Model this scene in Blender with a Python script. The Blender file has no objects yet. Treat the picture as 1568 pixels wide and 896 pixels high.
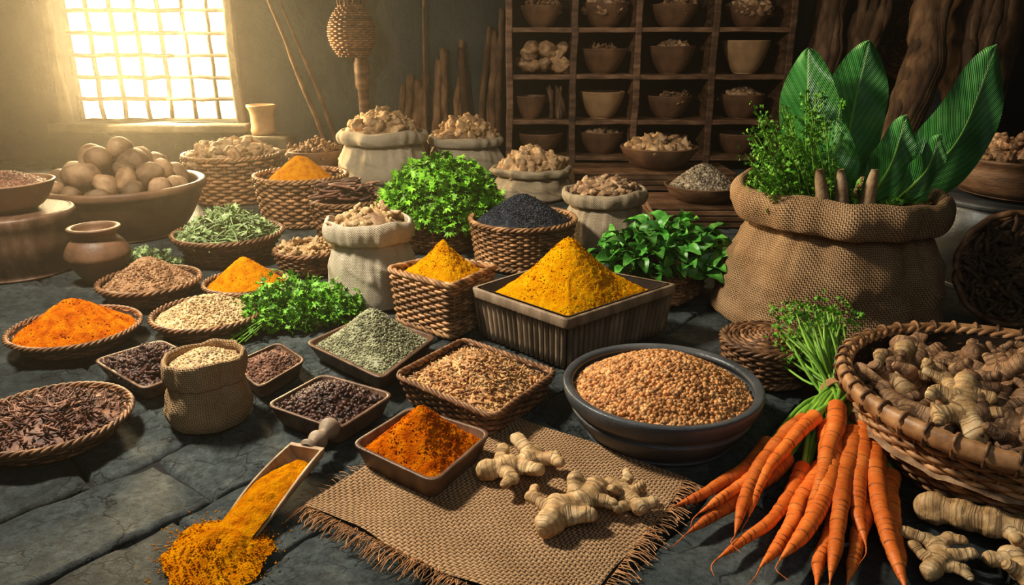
import bpy,bmesh,math,random
import numpy as np
from mathutils import Vector
rng=np.random.default_rng(7); random.seed(7)
pi=math.pi
# ---------------------------------------------------------------- noise
def _h(i,j,k,s):
    n=(i*374761393+j*668265263+k*1274126177+s*69069)&0xffffffff
    n=((n^(n>>13))*1274126177)&0xffffffff
    return ((n^(n>>16))&0xffff)/65535.
def vn(P,s=0):
    P=np.asarray(P,float); I=np.floor(P).astype(np.int64); f=P-I; f=f*f*(3-2*f)
    r=0
    for a in (0,1):
        for b in (0,1):
            for c in (0,1):
                w=(f[...,0] if a else 1-f[...,0])*(f[...,1] if b else 1-f[...,1])*(f[...,2] if c else 1-f[...,2])
                r=r+w*_h(I[...,0]+a,I[...,1]+b,I[...,2]+c,s)
    return r*2-1
def fbm(P,o=3,s=0):
    P=np.asarray(P,float); r=0;a=1.;t=0
    for k in range(o):
        r=r+a*vn(P*(2.03**k)+k*7.3,s+k); t+=a; a*=.5
    return r/t
# ---------------------------------------------------------------- mesh builder
class MB:
    def __init__(s): s.V=[];s.F=[];s.U=[];s.R=[];s.M=[];s.mats=[];s.n=0
    def add(s,V,F,mat,uv=None,rnd=.5,sm=True):
        V=np.asarray(V,float).reshape(-1,3)
        if mat not in s.mats: s.mats.append(mat)
        mi=s.mats.index(mat)
        if not isinstance(F,list): F=[F]
        for f in F:
            f=np.asarray(f,int); s.F.append(f+s.n); s.M.append((mi,len(f),sm))
        s.V.append(V); s.U.append(np.zeros((len(V),2)) if uv is None else np.asarray(uv,float).reshape(-1,2))
        s.R.append(np.full(len(V),float(rnd)) if np.ndim(rnd)==0 else np.asarray(rnd,float)); s.n+=len(V)
    def build(s,name,loc=(0,0,0),parent=None):
        V=np.concatenate(s.V)-np.array(loc); U=np.concatenate(s.U); R=np.concatenate(s.R)
        me=bpy.data.meshes.new(name); me.vertices.add(len(V)); me.vertices.foreach_set('co',V.astype(np.float32).ravel())
        li=np.concatenate([f.ravel() for f in s.F]); tot=np.concatenate([np.full(len(f),f.shape[1]) for f in s.F])
        st=np.concatenate([[0],np.cumsum(tot)[:-1]])
        me.loops.add(len(li)); me.loops.foreach_set('vertex_index',li.astype(np.int32))
        me.polygons.add(len(tot)); me.polygons.foreach_set('loop_start',st.astype(np.int32)); me.polygons.foreach_set('loop_total',tot.astype(np.int32))
        me.polygons.foreach_set('material_index',np.concatenate([np.full(n,m) for m,n,_ in s.M]).astype(np.int32))
        me.polygons.foreach_set('use_smooth',np.concatenate([np.full(n,sm) for _,n,sm in s.M]))
        me.update(calc_edges=True)
        uvl=me.uv_layers.new(name='UVMap'); uvl.data.foreach_set('uv',U[li].astype(np.float32).ravel())
        at=me.attributes.new('rnd','FLOAT','POINT'); at.data.foreach_set('value',R.astype(np.float32))
        for m in s.mats: me.materials.append(m)
        ob=bpy.data.objects.new(name,me); bpy.context.scene.collection.objects.link(ob)
        if parent: ob.parent=parent
        else: ob.location=loc
        return ob
def gridF(nu,nv,wu=False,wv=False):
    i=np.arange(nu if wu else nu-1); j=np.arange(nv if wv else nv-1)
    I,J=np.meshgrid(i,j,indexing='ij'); I2=(I+1)%nu; J2=(J+1)%nv
    return np.stack([I*nv+J,I2*nv+J,I2*nv+J2,I*nv+J2],-1).reshape(-1,4)
def circ(R,N=96,ry=None,jit=0,seed=0):
    t=np.arange(N)/N*2*pi; O=np.stack([R*np.cos(t),(ry or R)*np.sin(t)],-1)
    if jit: O=O*(1+jit*fbm(np.stack([np.cos(t)*1.5,np.sin(t)*1.5,t*0+seed],-1),2))[:,None]
    return O
def quad(cs,rad=.03,N=128):
    cs=np.array(cs,float); c=cs.mean(0); pts=[]
    for i in range(4):
        p=cs[i];a=cs[i-1]-p;b=cs[(i+1)%4]-p
        A=p+a/np.linalg.norm(a)*rad;B=p+b/np.linalg.norm(b)*rad
        for t in np.linspace(0,1,7): pts.append((1-t)**2*A+2*t*(1-t)*p+t*t*B)
    pts=np.array(pts+[pts[0]]); L=np.concatenate([[0],np.cumsum(np.linalg.norm(np.diff(pts,axis=0),axis=1))])
    q=np.arange(N)/N*L[-1]
    return c,np.stack([np.interp(q,L,pts[:,0]),np.interp(q,L,pts[:,1])],-1)-c
def oat(O,u):
    N=len(O); x=np.concatenate([O,O[:1]]); k=np.arange(N+1)/N; u=np.asarray(u)%1
    return np.stack([np.interp(u,k,x[:,0]),np.interp(u,k,x[:,1])],-1)
def catmull(P,n):
    P=np.array(P,float); m=len(P); Q=np.concatenate([[2*P[0]-P[1]],P,[2*P[-1]-P[-2]]]); t=np.linspace(0,m-1-1e-6,n); i=t.astype(int); f=(t-i)[:,None]
    a,b,c,d=Q[i],Q[i+1],Q[i+2],Q[i+3]
    return .5*((2*b)+(c-a)*f+(2*a-5*b+4*c-d)*f**2+(3*b-a-3*c+d)*f**3)
def loft(mb,c,O,prof,mat,z0=0,wob=0,seed=0,smooth=0,rnd=.5):
    P=np.array(prof,float)
    if smooth: P=catmull(P,smooth)
    O2=np.concatenate([O,O[:1]]); R=np.linalg.norm(O,axis=1).mean()
    V=np.zeros((len(O2),len(P),3)); V[...,0]=O2[:,None,0]*P[None,:,0]; V[...,1]=O2[:,None,1]*P[None,:,0]; V[...,2]=P[None,:,1]
    if wob:
        n=fbm(V/R*1.5+seed,2); V[...,:2]*=(1+wob*n)[...,None]
    V[...,0]+=c[0];V[...,1]+=c[1];V[...,2]+=z0
    al=np.concatenate([[0],np.cumsum(np.linalg.norm(np.diff(O2,axis=0),axis=1))])
    d=np.diff(P,axis=0)*[R,1]; pl=np.concatenate([[0],np.cumsum(np.linalg.norm(d,axis=1))])
    uv=np.stack(np.meshgrid(al,pl,indexing='ij'),-1)
    mb.add(V,gridF(len(O2),len(P)),mat,uv,rnd)
def tube(mb,P,r,mat,sides=8,rnd=.5,closed=False,flat=1.):
    P=np.asarray(P,float); n=len(P); r=np.broadcast_to(np.asarray(r,float),(n,))
    T=(np.roll(P,-1,0)-np.roll(P,1,0)) if closed else np.gradient(P,axis=0)
    T/=np.linalg.norm(T,axis=1)[:,None]+1e-9
    m=np.abs(T).mean(0); ref=np.eye(3)[np.argmin(m)] if not closed else np.array([0,0,1.])
    A=np.cross(T,ref); A/=np.linalg.norm(A,axis=1)[:,None]+1e-9; B=np.cross(T,A)
    a=np.arange(sides)/sides*2*pi
    V=P[:,None]+r[:,None,None]*(A[:,None]*np.cos(a)[None,:,None]+flat*B[:,None]*np.sin(a)[None,:,None])
    L=np.concatenate([[0],np.cumsum(np.linalg.norm(np.diff(P,axis=0),axis=1))])
    uv=np.stack(np.meshgrid(L,np.arange(sides)/sides,indexing='ij'),-1)
    F=[gridF(n,sides,wu=closed,wv=True)]
    if not closed: F+= [np.arange(sides)[None,:],(np.arange(sides)+(n-1)*sides)[None,:]]
    mb.add(V,F,mat,uv,rnd)
def box(mb,c,s,mat,bev=.006,rot=0,rnd=.5,wob=0,cuts=0):
    bm=bmesh.new(); bmesh.ops.create_cube(bm,size=1)
    for v in bm.verts: v.co.x*=s[0];v.co.y*=s[1];v.co.z*=s[2]
    if cuts:
        ax=int(np.argmax(s)); es=[e for e in bm.edges if abs((e.verts[0].co-e.verts[1].co)[ax])>.5*s[ax]]
        bmesh.ops.subdivide_edges(bm,edges=es,cuts=cuts)
    sh=[e for e in bm.edges if len(e.link_faces)==2 and e.calc_face_angle(0)>.5]
    if bev: bmesh.ops.bevel(bm,geom=sh,offset=bev,segments=2,affect='EDGES',profile=.5)
    V=np.array([v.co[:] for v in bm.verts]); Fd={}
    for f in bm.faces: Fd.setdefault(len(f.verts),[]).append([v.index for v in f.verts])
    bm.verts.index_update(); bm.free()
    V=V+np.array(c) if not rot else V@np.array([[math.cos(rot),math.sin(rot),0],[-math.sin(rot),math.cos(rot),0],[0,0,1]])+np.array(c)
    if wob: V=V+wob*np.stack([vn(V*6,1),vn(V*6,2),vn(V*6,3)],-1)
    mb.add(V,[np.array(x) for x in Fd.values()],mat,V[:,:2],rnd,sm=False)
# ---------------------------------------------------------------- prototypes
def ico(sub,s=(1,1,1)):
    bm=bmesh.new(); bmesh.ops.create_icosphere(bm,subdivisions=sub,radius=1); bm.verts.index_update()
    V=np.array([v.co[:] for v in bm.verts])*np.array(s); F=np.array([[v.index for v in f.verts] for f in bm.faces]); bm.free()
    return V,F
def lump(seed,s=(1,1,1),amp=.25,fr=1.3,sub=3):
    V,F=ico(sub); n=fbm(V*fr+seed*5.1,3,seed); V=V*(1+amp*n)[:,None]*np.array(s); return V,F
def rots(n,tilt=pi,full=False):
    a=rng.uniform(0,2*pi,n); b=rng.normal(0,1,n)*tilt if not full else rng.uniform(-pi,pi,n); c=rng.uniform(-pi,pi,n) if full else rng.normal(0,1,n)*tilt
    def m(x,k):
        R=np.zeros((n,3,3)); i,j=[(1,2),(2,0),(0,1)][k]; R[:,k,k]=1;R[:,i,i]=np.cos(x);R[:,j,j]=np.cos(x);R[:,i,j]=-np.sin(x);R[:,j,i]=np.sin(x); return R
    return m(a,2)@m(b,1)@m(c,0)
def scatter(mb,protos,P,sc,mat,tilt=.25,full=False,uvs=None,svar=.2):
    P=np.asarray(P,float); n=len(P); R=rots(n,tilt,full); s=sc*(1+svar*rng.uniform(-1,1,n)); w=rng.integers(0,len(protos),n)
    for k,pr in enumerate(protos):
        idx=np.where(w==k)[0]
        if len(idx)==0: continue
        V0,F0=pr[0],pr[1]; uv=pr[2] if len(pr)>2 else np.zeros((len(V0),2))
        V=np.einsum('nij,vj->nvi',R[idx],V0)*s[idx][:,None,None]+P[idx][:,None]
        F=(F0[None]+(np.arange(len(idx))*len(V0))[:,None,None]).reshape(-1,F0.shape[1])
        mb.add(V,F,mat,np.tile(uv,(len(idx),1)),np.repeat(rng.random(len(idx)),len(V0)))
def hz(r,e): return 1-(np.sqrt(r*r+e*e)-e)/(math.sqrt(1+e*e)-e)
def blend(o,mn,r):
    n=np.linalg.norm(o,axis=-1,keepdims=True); w=np.clip(r,0,1)**2.5
    return (o/n*mn*(1-w)+o*w)*r
def heap(mb,c,O,z0,H,e,mat,amp=.004,nf=60,nr=44,N=140,seed=1,off=(0,0),rough=1.,big=2.5):
    u=np.arange(N)/N; r=np.linspace(0,1,nr); o=oat(O,u); mn=np.linalg.norm(O,axis=1).min()
    B=blend(o[:,None,:],mn,r[None,:,None])
    V=np.zeros((N,nr,3)); V[...,0]=c[0]+B[...,0]+off[0]*(1-r); V[...,1]=c[1]+B[...,1]+off[1]*(1-r)
    Z=z0+H*hz(r,e)[None]+0*V[...,0]; P=np.stack([V[...,0],V[...,1],Z],-1)
    Z=Z+amp*rough*fbm(P*nf,4,seed)+amp*big*fbm(P*nf*.22,2,seed+4)*(1-r)**.5*(r>0)
    V[...,2]=Z; mb.add(V,gridF(N,nr,wu=True),mat,V[...,:2],.5)
def heappts(c,O,z0,H,e,n,lift=0,rmax=1.,jz=.0,off=(0,0)):
    u=rng.random(n); r=np.sqrt(rng.random(n))*rmax; mn=np.linalg.norm(O,axis=1).min(); o=blend(oat(O,u),mn,r[:,None])
    return np.stack([c[0]+o[:,0]+off[0]*(1-r),c[1]+o[:,1]+off[1]*(1-r),z0+H*hz(r,e)+lift+jz*rng.uniform(-1,1,n)],-1)
CR1=[lump(3,(1,1,1),.3,1.5,1)]
def powder(mb,c,O,z0,H,e,mat,seed=1,hero=False,off=(0,0),crumbs=500):
    heap(mb,c,O,z0,H,e,mat,.0042 if hero else .0036,66,nr=140 if hero else 70,N=360 if hero else 200,seed=seed,off=off,rough=1.5,big=2.0)
    scatter(mb,CR1,heappts(c,O,z0,H,e,crumbs,0,1,off=off),.0019,mat,1,True,svar=.7)
# ---------------------------------------------------------------- materials
def newmat(name):
    m=bpy.data.materials.new(name); m.use_nodes=True; nt=m.node_tree
    return m,nt,nt.nodes['Principled BSDF'],nt.nodes,nt.links
def ramp(nd,cols):
    r=nd.new('ShaderNodeValToRGB'); e=r.color_ramp.elements
    n=len(cols)
    while len(e)<n: e.new(.5)
    for i,c in enumerate(cols):
        e[i].position=.28+.44*i/(n-1); e[i].color=(*c,1)
    return r
def M(name,cols,scale=8,rough=.7,bump=.4,bscale=60,bdist=.004,rnd=.35,coord='Object',st=(1,1,1),sss=0,spec=.4,detail=6,bst=None):
    m,nt,b,nd,lk=newmat(name)
    tc=nd.new('ShaderNodeTexCoord'); mp=nd.new('ShaderNodeMapping'); mp.inputs['Scale'].default_value=st; lk.new(tc.outputs[coord],mp.inputs[0])
    n1=nd.new('ShaderNodeTexNoise'); n1.inputs['Scale'].default_value=scale; n1.inputs['Detail'].default_value=detail; lk.new(mp.outputs[0],n1.inputs[0])
    r=ramp(nd,cols); lk.new(n1.outputs[0],r.inputs[0])
    at=nd.new('ShaderNodeAttribute'); at.attribute_name='rnd'
    mr=nd.new('ShaderNodeMapRange'); mr.inputs[3].default_value=1-rnd; mr.inputs[4].default_value=1+rnd; lk.new(at.outputs['Fac'],mr.inputs[0])
    hs=nd.new('ShaderNodeHueSaturation'); lk.new(mr.outputs[0],hs.inputs['Value']); lk.new(r.outputs[0],hs.inputs['Color']); lk.new(hs.outputs[0],b.inputs['Base Color'])
    if bump:
        n2=nd.new('ShaderNodeTexNoise'); n2.inputs['Scale'].default_value=bscale; n2.inputs['Detail'].default_value=7; n2.inputs['Roughness'].default_value=.62; lk.new(mp.outputs[0],n2.inputs[0])
        bp=nd.new('ShaderNodeBump'); bp.inputs['Strength'].default_value=bump; bp.inputs['Distance'].default_value=bdist; lk.new(n2.outputs[0],bp.inputs['Height']); lk.new(bp.outputs[0],b.inputs['Normal'])
    b.inputs['Roughness'].default_value=rough; b.inputs['Specular IOR Level'].default_value=spec
    return m
def mathn(nd,lk,op,a,bv=None):
    x=nd.new('ShaderNodeMath'); x.operation=op
    for i,v in enumerate((a,bv)):
        if v is None: continue
        if isinstance(v,(int,float)): x.inputs[i].default_value=v
        else: lk.new(v,x.inputs[i])
    return x.outputs[0]
def burlap(name,c0,c1,F=110,bd=.003,dist=.006,lo=.4):
    m,nt,b,nd,lk=newmat(name)
    tc=nd.new('ShaderNodeTexCoord')
    nz=nd.new('ShaderNodeTexNoise'); nz.inputs['Scale'].default_value=14; lk.new(tc.outputs['UV'],nz.inputs[0])
    ad=nd.new('ShaderNodeMixRGB'); ad.blend_type='LINEAR_LIGHT'; ad.inputs[0].default_value=dist; lk.new(tc.outputs['UV'],ad.inputs[1]); lk.new(nz.outputs['Color'],ad.inputs[2])
    sp=nd.new('ShaderNodeSeparateXYZ'); lk.new(ad.outputs[0],sp.inputs[0])
    mth=lambda op,a,bv=None: mathn(nd,lk,op,a,bv)
    su=mth('ABSOLUTE',mth('SINE',mth('MULTIPLY',sp.outputs[0],pi*F))); sv=mth('ABSOLUTE',mth('SINE',mth('MULTIPLY',sp.outputs[1],pi*F)))
    fu=mth('FLOOR',mth('MULTIPLY',sp.outputs[0],F)); fv=mth('FLOOR',mth('MULTIPLY',sp.outputs[1],F))
    ck=mth('MODULO',mth('ABSOLUTE',mth('ADD',fu,fv)),2)
    mx=nd.new('ShaderNodeMix'); lk.new(ck,mx.inputs[0]); lk.new(su,mx.inputs[2]); lk.new(sv,mx.inputs[3])
    n2=nd.new('ShaderNodeTexNoise'); n2.inputs['Scale'].default_value=7; n2.inputs['Detail'].default_value=10; n2.inputs['Roughness'].default_value=.7; lk.new(tc.outputs['UV'],n2.inputs[0])
    r=ramp(nd,[c0,c1]); lk.new(n2.outputs[0],r.inputs[0])
    mr=nd.new('ShaderNodeMapRange'); mr.inputs[3].default_value=lo; mr.inputs[4].default_value=1.15; lk.new(mx.outputs[0],mr.inputs[0])
    hs=nd.new('ShaderNodeHueSaturation'); lk.new(mr.outputs[0],hs.inputs['Value']); lk.new(r.outputs[0],hs.inputs['Color']); lk.new(hs.outputs[0],b.inputs['Base Color'])
    bp=nd.new('ShaderNodeBump'); bp.inputs['Strength'].default_value=.9; bp.inputs['Distance'].default_value=bd; lk.new(mx.outputs[0],bp.inputs['Height'])
    lk.new(bp.outputs[0],b.inputs['Normal']); b.inputs['Roughness'].default_value=.9; b.inputs['Specular IOR Level'].default_value=.1
    return m
def uvring(name,cols,F,rough=.6,bd=.003,line=.75,v0=.33,v1=.5,nb=.8):
    m,nt,b,nd,lk=newmat(name)
    tc=nd.new('ShaderNodeTexCoord'); n0=nd.new('ShaderNodeTexNoise'); n0.inputs['Scale'].default_value=18; n0.inputs['Detail'].default_value=10; n0.inputs['Roughness'].default_value=.7; lk.new(tc.outputs['Object'],n0.inputs[0])
    mp=nd.new('ShaderNodeMapping'); mp.inputs['Scale'].default_value=(F,1.2,1); lk.new(tc.outputs['UV'],mp.inputs[0])
    n1=nd.new('ShaderNodeTexNoise'); n1.inputs['Scale'].default_value=1; n1.inputs['Detail'].default_value=3; lk.new(mp.outputs[0],n1.inputs[0])
    r=ramp(nd,cols); lk.new(n0.outputs[0],r.inputs[0])
    mr=nd.new('ShaderNodeMapRange'); mr.inputs[1].default_value=v0; mr.inputs[2].default_value=v1; mr.inputs[3].default_value=line; mr.inputs[4].default_value=1; lk.new(n1.outputs[0],mr.inputs[0])
    at=nd.new('ShaderNodeAttribute'); at.attribute_name='rnd'; m2=nd.new('ShaderNodeMapRange'); m2.inputs[3].default_value=.75; m2.inputs[4].default_value=1.2; lk.new(at.outputs['Fac'],m2.inputs[0])
    hs=nd.new('ShaderNodeHueSaturation'); lk.new(mathn(nd,lk,'MULTIPLY',mr.outputs[0],m2.outputs[0]),hs.inputs['Value']); lk.new(r.outputs[0],hs.inputs['Color']); lk.new(hs.outputs[0],b.inputs['Base Color'])
    bp=nd.new('ShaderNodeBump'); bp.inputs['Strength'].default_value=.8; bp.inputs['Distance'].default_value=bd; lk.new(mathn(nd,lk,'ADD',mr.outputs[0],mathn(nd,lk,'MULTIPLY',n0.outputs[0],nb)),bp.inputs['Height']); lk.new(bp.outputs[0],b.inputs['Normal'])
    b.inputs['Roughness'].default_value=rough
    return m
def stonemat():
    m,nt,b,nd,lk=newmat('slate_floor_stone')
    tc=nd.new('ShaderNodeTexCoord')
    def nz(sc,det,ro=.6):
        n=nd.new('ShaderNodeTexNoise'); n.inputs['Scale'].default_value=sc; n.inputs['Detail'].default_value=det; n.inputs['Roughness'].default_value=ro; lk.new(tc.outputs['Object'],n.inputs[0]); return n.outputs[0]
    a=nz(2.6,14,.74); r=ramp(nd,[(.045,.058,.06),(.135,.165,.165),(.30,.32,.29)]); lk.new(a,r.inputs[0])
    at=nd.new('ShaderNodeAttribute'); at.attribute_name='rnd'; m2=nd.new('ShaderNodeMapRange'); m2.inputs[3].default_value=.7; m2.inputs[4].default_value=1.35; lk.new(at.outputs['Fac'],m2.inputs[0])
    g=nz(38,12,.8); mg=nd.new('ShaderNodeMapRange'); mg.inputs[1].default_value=.38; mg.inputs[2].default_value=.6; mg.inputs[3].default_value=.45; mg.inputs[4].default_value=1.25; lk.new(g,mg.inputs[0])
    vo=nd.new('ShaderNodeTexVoronoi'); vo.feature='DISTANCE_TO_EDGE'; vo.inputs['Scale'].default_value=3.6
    dn=nd.new('ShaderNodeTexNoise'); dn.inputs['Scale'].default_value=6; dn.inputs['Detail'].default_value=7; lk.new(tc.outputs['Object'],dn.inputs[0])
    mxv=nd.new('ShaderNodeMixRGB'); mxv.blend_type='LINEAR_LIGHT'; mxv.inputs[0].default_value=.28; lk.new(tc.outputs['Object'],mxv.inputs[1]); lk.new(dn.outputs['Color'],mxv.inputs[2]); lk.new(mxv.outputs[0],vo.inputs['Vector'])
    ck=nd.new('ShaderNodeMapRange'); ck.inputs[1].default_value=0; ck.inputs[2].default_value=.022; ck.inputs[3].default_value=.2; ck.inputs[4].default_value=1; lk.new(vo.outputs['Distance'],ck.inputs[0])
    rg=nz(1.5,2); rm=nd.new('ShaderNodeMapRange'); rm.inputs[1].default_value=.42; rm.inputs[2].default_value=.5; lk.new(rg,rm.inputs[0])
    cmx=nd.new('ShaderNodeMix'); lk.new(rm.outputs[0],cmx.inputs[0]); cmx.inputs[2].default_value=1; lk.new(ck.outputs[0],cmx.inputs[3])
    val=mathn(nd,lk,'MULTIPLY',mathn(nd,lk,'MULTIPLY',m2.outputs[0],mg.outputs[0]),cmx.outputs[0])
    hs=nd.new('ShaderNodeHueSaturation'); lk.new(val,hs.inputs['Value']); lk.new(r.outputs[0],hs.inputs['Color']); lk.new(hs.outputs[0],b.inputs['Base Color'])
    hh=mathn(nd,lk,'ADD',mathn(nd,lk,'ADD',mathn(nd,lk,'MULTIPLY',nz(12,15,.8),1.5),mathn(nd,lk,'MULTIPLY',mg.outputs[0],.2)),mathn(nd,lk,'MULTIPLY',cmx.outputs[0],.3))
    bp=nd.new('ShaderNodeBump'); bp.inputs['Strength'].default_value=1; bp.inputs['Distance'].default_value=.026; lk.new(hh,bp.inputs['Height']); lk.new(bp.outputs[0],b.inputs['Normal'])
    b.inputs['Roughness'].default_value=.5; b.inputs['Specular IOR Level'].default_value=.45; return m
m_floor=stonemat()
m_ground=M('dark_joint',[(.004,.005,.005),(.01,.011,.011)],5,.9)
m_wall=M('dark_plaster',[(.016,.027,.031),(.042,.056,.058),(.095,.095,.08)],1.6,.85,.9,9,.03,0,detail=12)
m_wicker=M('wicker_reed',[(.14,.065,.028),(.34,.18,.08),(.52,.31,.15)],22,.45,.3,150,.002,.55)
m_wickerd=M('wicker_reed_dark',[(.08,.037,.017),(.20,.10,.047),(.34,.18,.085)],22,.45,.3,150,.002,.55)
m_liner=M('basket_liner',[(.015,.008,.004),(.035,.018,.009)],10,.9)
m_wood=M('aged_wood',[(.05,.026,.014),(.15,.08,.043),(.28,.165,.095)],6,.5,.7,30,.006,.35,st=(1,1,4))
m_woodg=M('weathered_box_wood',[(.12,.085,.055),(.26,.185,.12),(.40,.30,.205)],9,.55,.7,25,.004,.35,st=(2,2,.6))
m_woodd=M('dark_tray_wood',[(.055,.028,.018),(.14,.077,.047),(.25,.155,.1)],9,.42,.5,40,.003,.15,st=(3,1,1))
m_woodl=M('pale_scoop_wood',[(.24,.15,.08),(.42,.29,.175),(.56,.41,.26)],9,.5,.4,40,.003,.1,st=(1,4,1))
m_bark=M('bark',[(.045,.024,.012),(.13,.072,.038),(.25,.155,.085)],14,.8,.9,22,.012,.4,st=(1,1,.4))
m_bowl=M('charcoal_clay',[(.035,.038,.042),(.07,.076,.082),(.13,.13,.13)],6,.36,.6,30,.004,.1)
m_clay=M('brown_clay',[(.07,.036,.02),(.18,.095,.052),(.3,.17,.095)],5,.5,.6,30,.005,.2)
m_clayt=M('tan_clay',[(.26,.15,.075),(.43,.27,.14),(.55,.37,.21)],5,.6,.4,30,.003,.2)
m_burlap=burlap('burlap',(.33,.19,.095),(.55,.36,.2),130,.004,.006)
m_burfine=burlap('fine_burlap',(.36,.23,.12),(.58,.40,.24),190,.0025,.004)
m_burcloth=burlap('burlap_cloth',(.33,.195,.10),(.52,.335,.19),120,.004,.010,.38)
m_linen=burlap('linen_sack',(.5,.42,.30),(.72,.62,.47),230,.0014,.004,.55)
m_linend=burlap('rough_linen_sack',(.38,.3,.2),(.58,.47,.33),180,.0018,.004,.5)
m_tur=M('turmeric_powder',[(.78,.28,.001),(.93,.42,.002),(.98,.54,.006)],30,.95,1,240,.011,.15,spec=.03)
m_chi=M('chili_powder',[(.44,.075,.001),(.78,.19,.002),(.92,.33,.005)],30,.95,1,240,.011,.2,spec=.03)
m_tur2=M('orange_turmeric_powder',[(.66,.19,.001),(.88,.33,.002),(.95,.44,.004)],30,.95,1,240,.011,.15,spec=.03)
m_brn=M('brown_spice_powder',[(.2,.095,.045),(.42,.24,.13),(.58,.38,.23)],40,.95,1,260,.006,.45,spec=.1)
m_bei=M('beige_seed',[(.32,.2,.09),(.56,.39,.2),(.72,.54,.31)],30,.7,.4,120,.002,.5)
m_grn=M('grey_green_seed',[(.13,.13,.065),(.28,.275,.16),(.42,.41,.26)],30,.7,.4,120,.002,.55)
m_cum=M('cumin_seed',[(.24,.11,.04),(.5,.27,.11),(.68,.44,.2)],30,.55,.5,120,.002,.55)
m_cor=M('coriander_seed',[(.34,.14,.042),(.56,.27,.098),(.70,.40,.17)],30,.5,.3,160,.001,.5)
m_clo=M('dark_clove',[(.025,.01,.007),(.07,.03,.022),(.14,.07,.05)],30,.45,.6,90,.003,.6)
m_dark=M('dried_bark_chips',[(.05,.02,.012),(.16,.07,.043),(.32,.17,.10)],24,.55,.7,90,.004,.6)
m_blk=M('black_seed',[(.006,.008,.013),(.02,.025,.036),(.055,.065,.085)],30,.38,.3,90,.002,.6)
m_pep=M('mixed_peppercorn',[(.08,.06,.04),(.25,.2,.14),(.48,.4,.29)],40,.6,.3,90,.002,.75)
m_chunk=M('dried_root_chunk',[(.28,.16,.075),(.48,.31,.17),(.66,.49,.3)],20,.75,.7,60,.005,.35)
m_chunkd=M('dark_root_chunk',[(.12,.065,.033),(.3,.185,.1),(.5,.35,.22)],20,.75,.8,50,.006,.55)
m_pot=M('potato_skin',[(.12,.065,.033),(.28,.17,.095),(.46,.31,.19)],10,.65,.6,45,.005,.5)
m_gin=uvring('ginger_skin',[(.30,.155,.055),(.54,.345,.16),(.76,.58,.34)],150,.58,.005,.5,nb=1.4)
m_gind=uvring('brown_ginger_skin',[(.12,.055,.022),(.32,.175,.085),(.54,.35,.19)],150,.6,.006,.4,nb=1.4)
m_car=uvring('carrot_skin',[(.56,.105,.012),(.76,.19,.028),(.86,.29,.065)],130,.46,.003,.38,.33,.45)
m_leaf=M('herb_leaf',[(.04,.14,.008),(.12,.33,.02),(.27,.54,.06)],30,.5,.4,80,.003,.55)
m_lett=M('curly_leaf',[(.07,.2,.008),(.18,.43,.025),(.36,.66,.08)],30,.5,.4,80,.003,.5)
m_leafb=M('basil_leaf',[(.025,.12,.018),(.075,.26,.035),(.18,.44,.08)],30,.36,.4,80,.003,.45)
m_leafd=M('dried_pale_leaf',[(.12,.2,.06),(.27,.37,.15),(.48,.54,.3)],30,.6,.3,80,.002,.55)
m_stem=M('green_stem',[(.12,.28,.03),(.28,.5,.07)],12,.45,.2,60,.002,.45)
m_twine=M('twine',[(.36,.18,.08),(.58,.32,.15)],40,.8,.6,200,.002,.3)
def bigleafmat():
    m,nt,b,nd,lk=newmat('broad_leaf')
    tc=nd.new('ShaderNodeTexCoord'); sp=nd.new('ShaderNodeSeparateXYZ'); lk.new(tc.outputs['UV'],sp.inputs[0])
    ab=mathn(nd,lk,'ABSOLUTE',sp.outputs[0])
    k=mathn(nd,lk,'ADD',sp.outputs[1],mathn(nd,lk,'MULTIPLY',ab,-2.2))
    sn=mathn(nd,lk,'SINE',mathn(nd,lk,'MULTIPLY',k,480)); s2=mathn(nd,lk,'SINE',mathn(nd,lk,'MULTIPLY',k,130))
    n=nd.new('ShaderNodeTexNoise'); n.inputs['Scale'].default_value=7; n.inputs['Detail'].default_value=6; lk.new(tc.outputs['Object'],n.inputs[0])
    r=ramp(nd,[(.03,.16,.03),(.08,.31,.06),(.2,.50,.13)]); lk.new(n.outputs[0],r.inputs[0])
    mr=nd.new('ShaderNodeMapRange'); mr.inputs[1].default_value=-2; mr.inputs[2].default_value=2; mr.inputs[3].default_value=.66; mr.inputs[4].default_value=1.22; lk.new(mathn(nd,lk,'ADD',sn,s2),mr.inputs[0])
    hs=nd.new('ShaderNodeHueSaturation'); lk.new(mr.outputs[0],hs.inputs['Value']); lk.new(r.outputs[0],hs.inputs['Color'])
    mid=mathn(nd,lk,'LESS_THAN',ab,.0035)
    mx=nd.new('ShaderNodeMixRGB'); lk.new(mid,mx.inputs[0]); lk.new(hs.outputs[0],mx.inputs[1]); mx.inputs[2].default_value=(.35,.55,.22,1); lk.new(mx.outputs[0],b.inputs['Base Color'])
    bp=nd.new('ShaderNodeBump'); bp.inputs['Strength'].default_value=.5; bp.inputs['Distance'].default_value=.003; lk.new(mathn(nd,lk,'ADD',sn,s2),bp.inputs['Height']); lk.new(bp.outputs[0],b.inputs['Normal'])
    b.inputs['Roughness'].default_value=.4
    return m
m_bleaf=bigleafmat()
m_pane,nt,b,nd,lk=newmat('bright_frosted_pane')
b.inputs['Base Color'].default_value=(.9,.85,.75,1); b.inputs['Emission Color'].default_value=(1,.88,.6,1)
nz=nd.new('ShaderNodeTexNoise'); nz.inputs['Scale'].default_value=3; mr=nd.new('ShaderNodeMapRange'); mr.inputs[3].default_value=.7; mr.inputs[4].default_value=1.7; lk.new(nz.outputs[0],mr.inputs[0]); lk.new(mr.outputs[0],b.inputs['Emission Strength'])
m_bar=M('window_bar',[(.05,.04,.028),(.12,.095,.065)],20,.7,.5,60,.004,.2)
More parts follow.
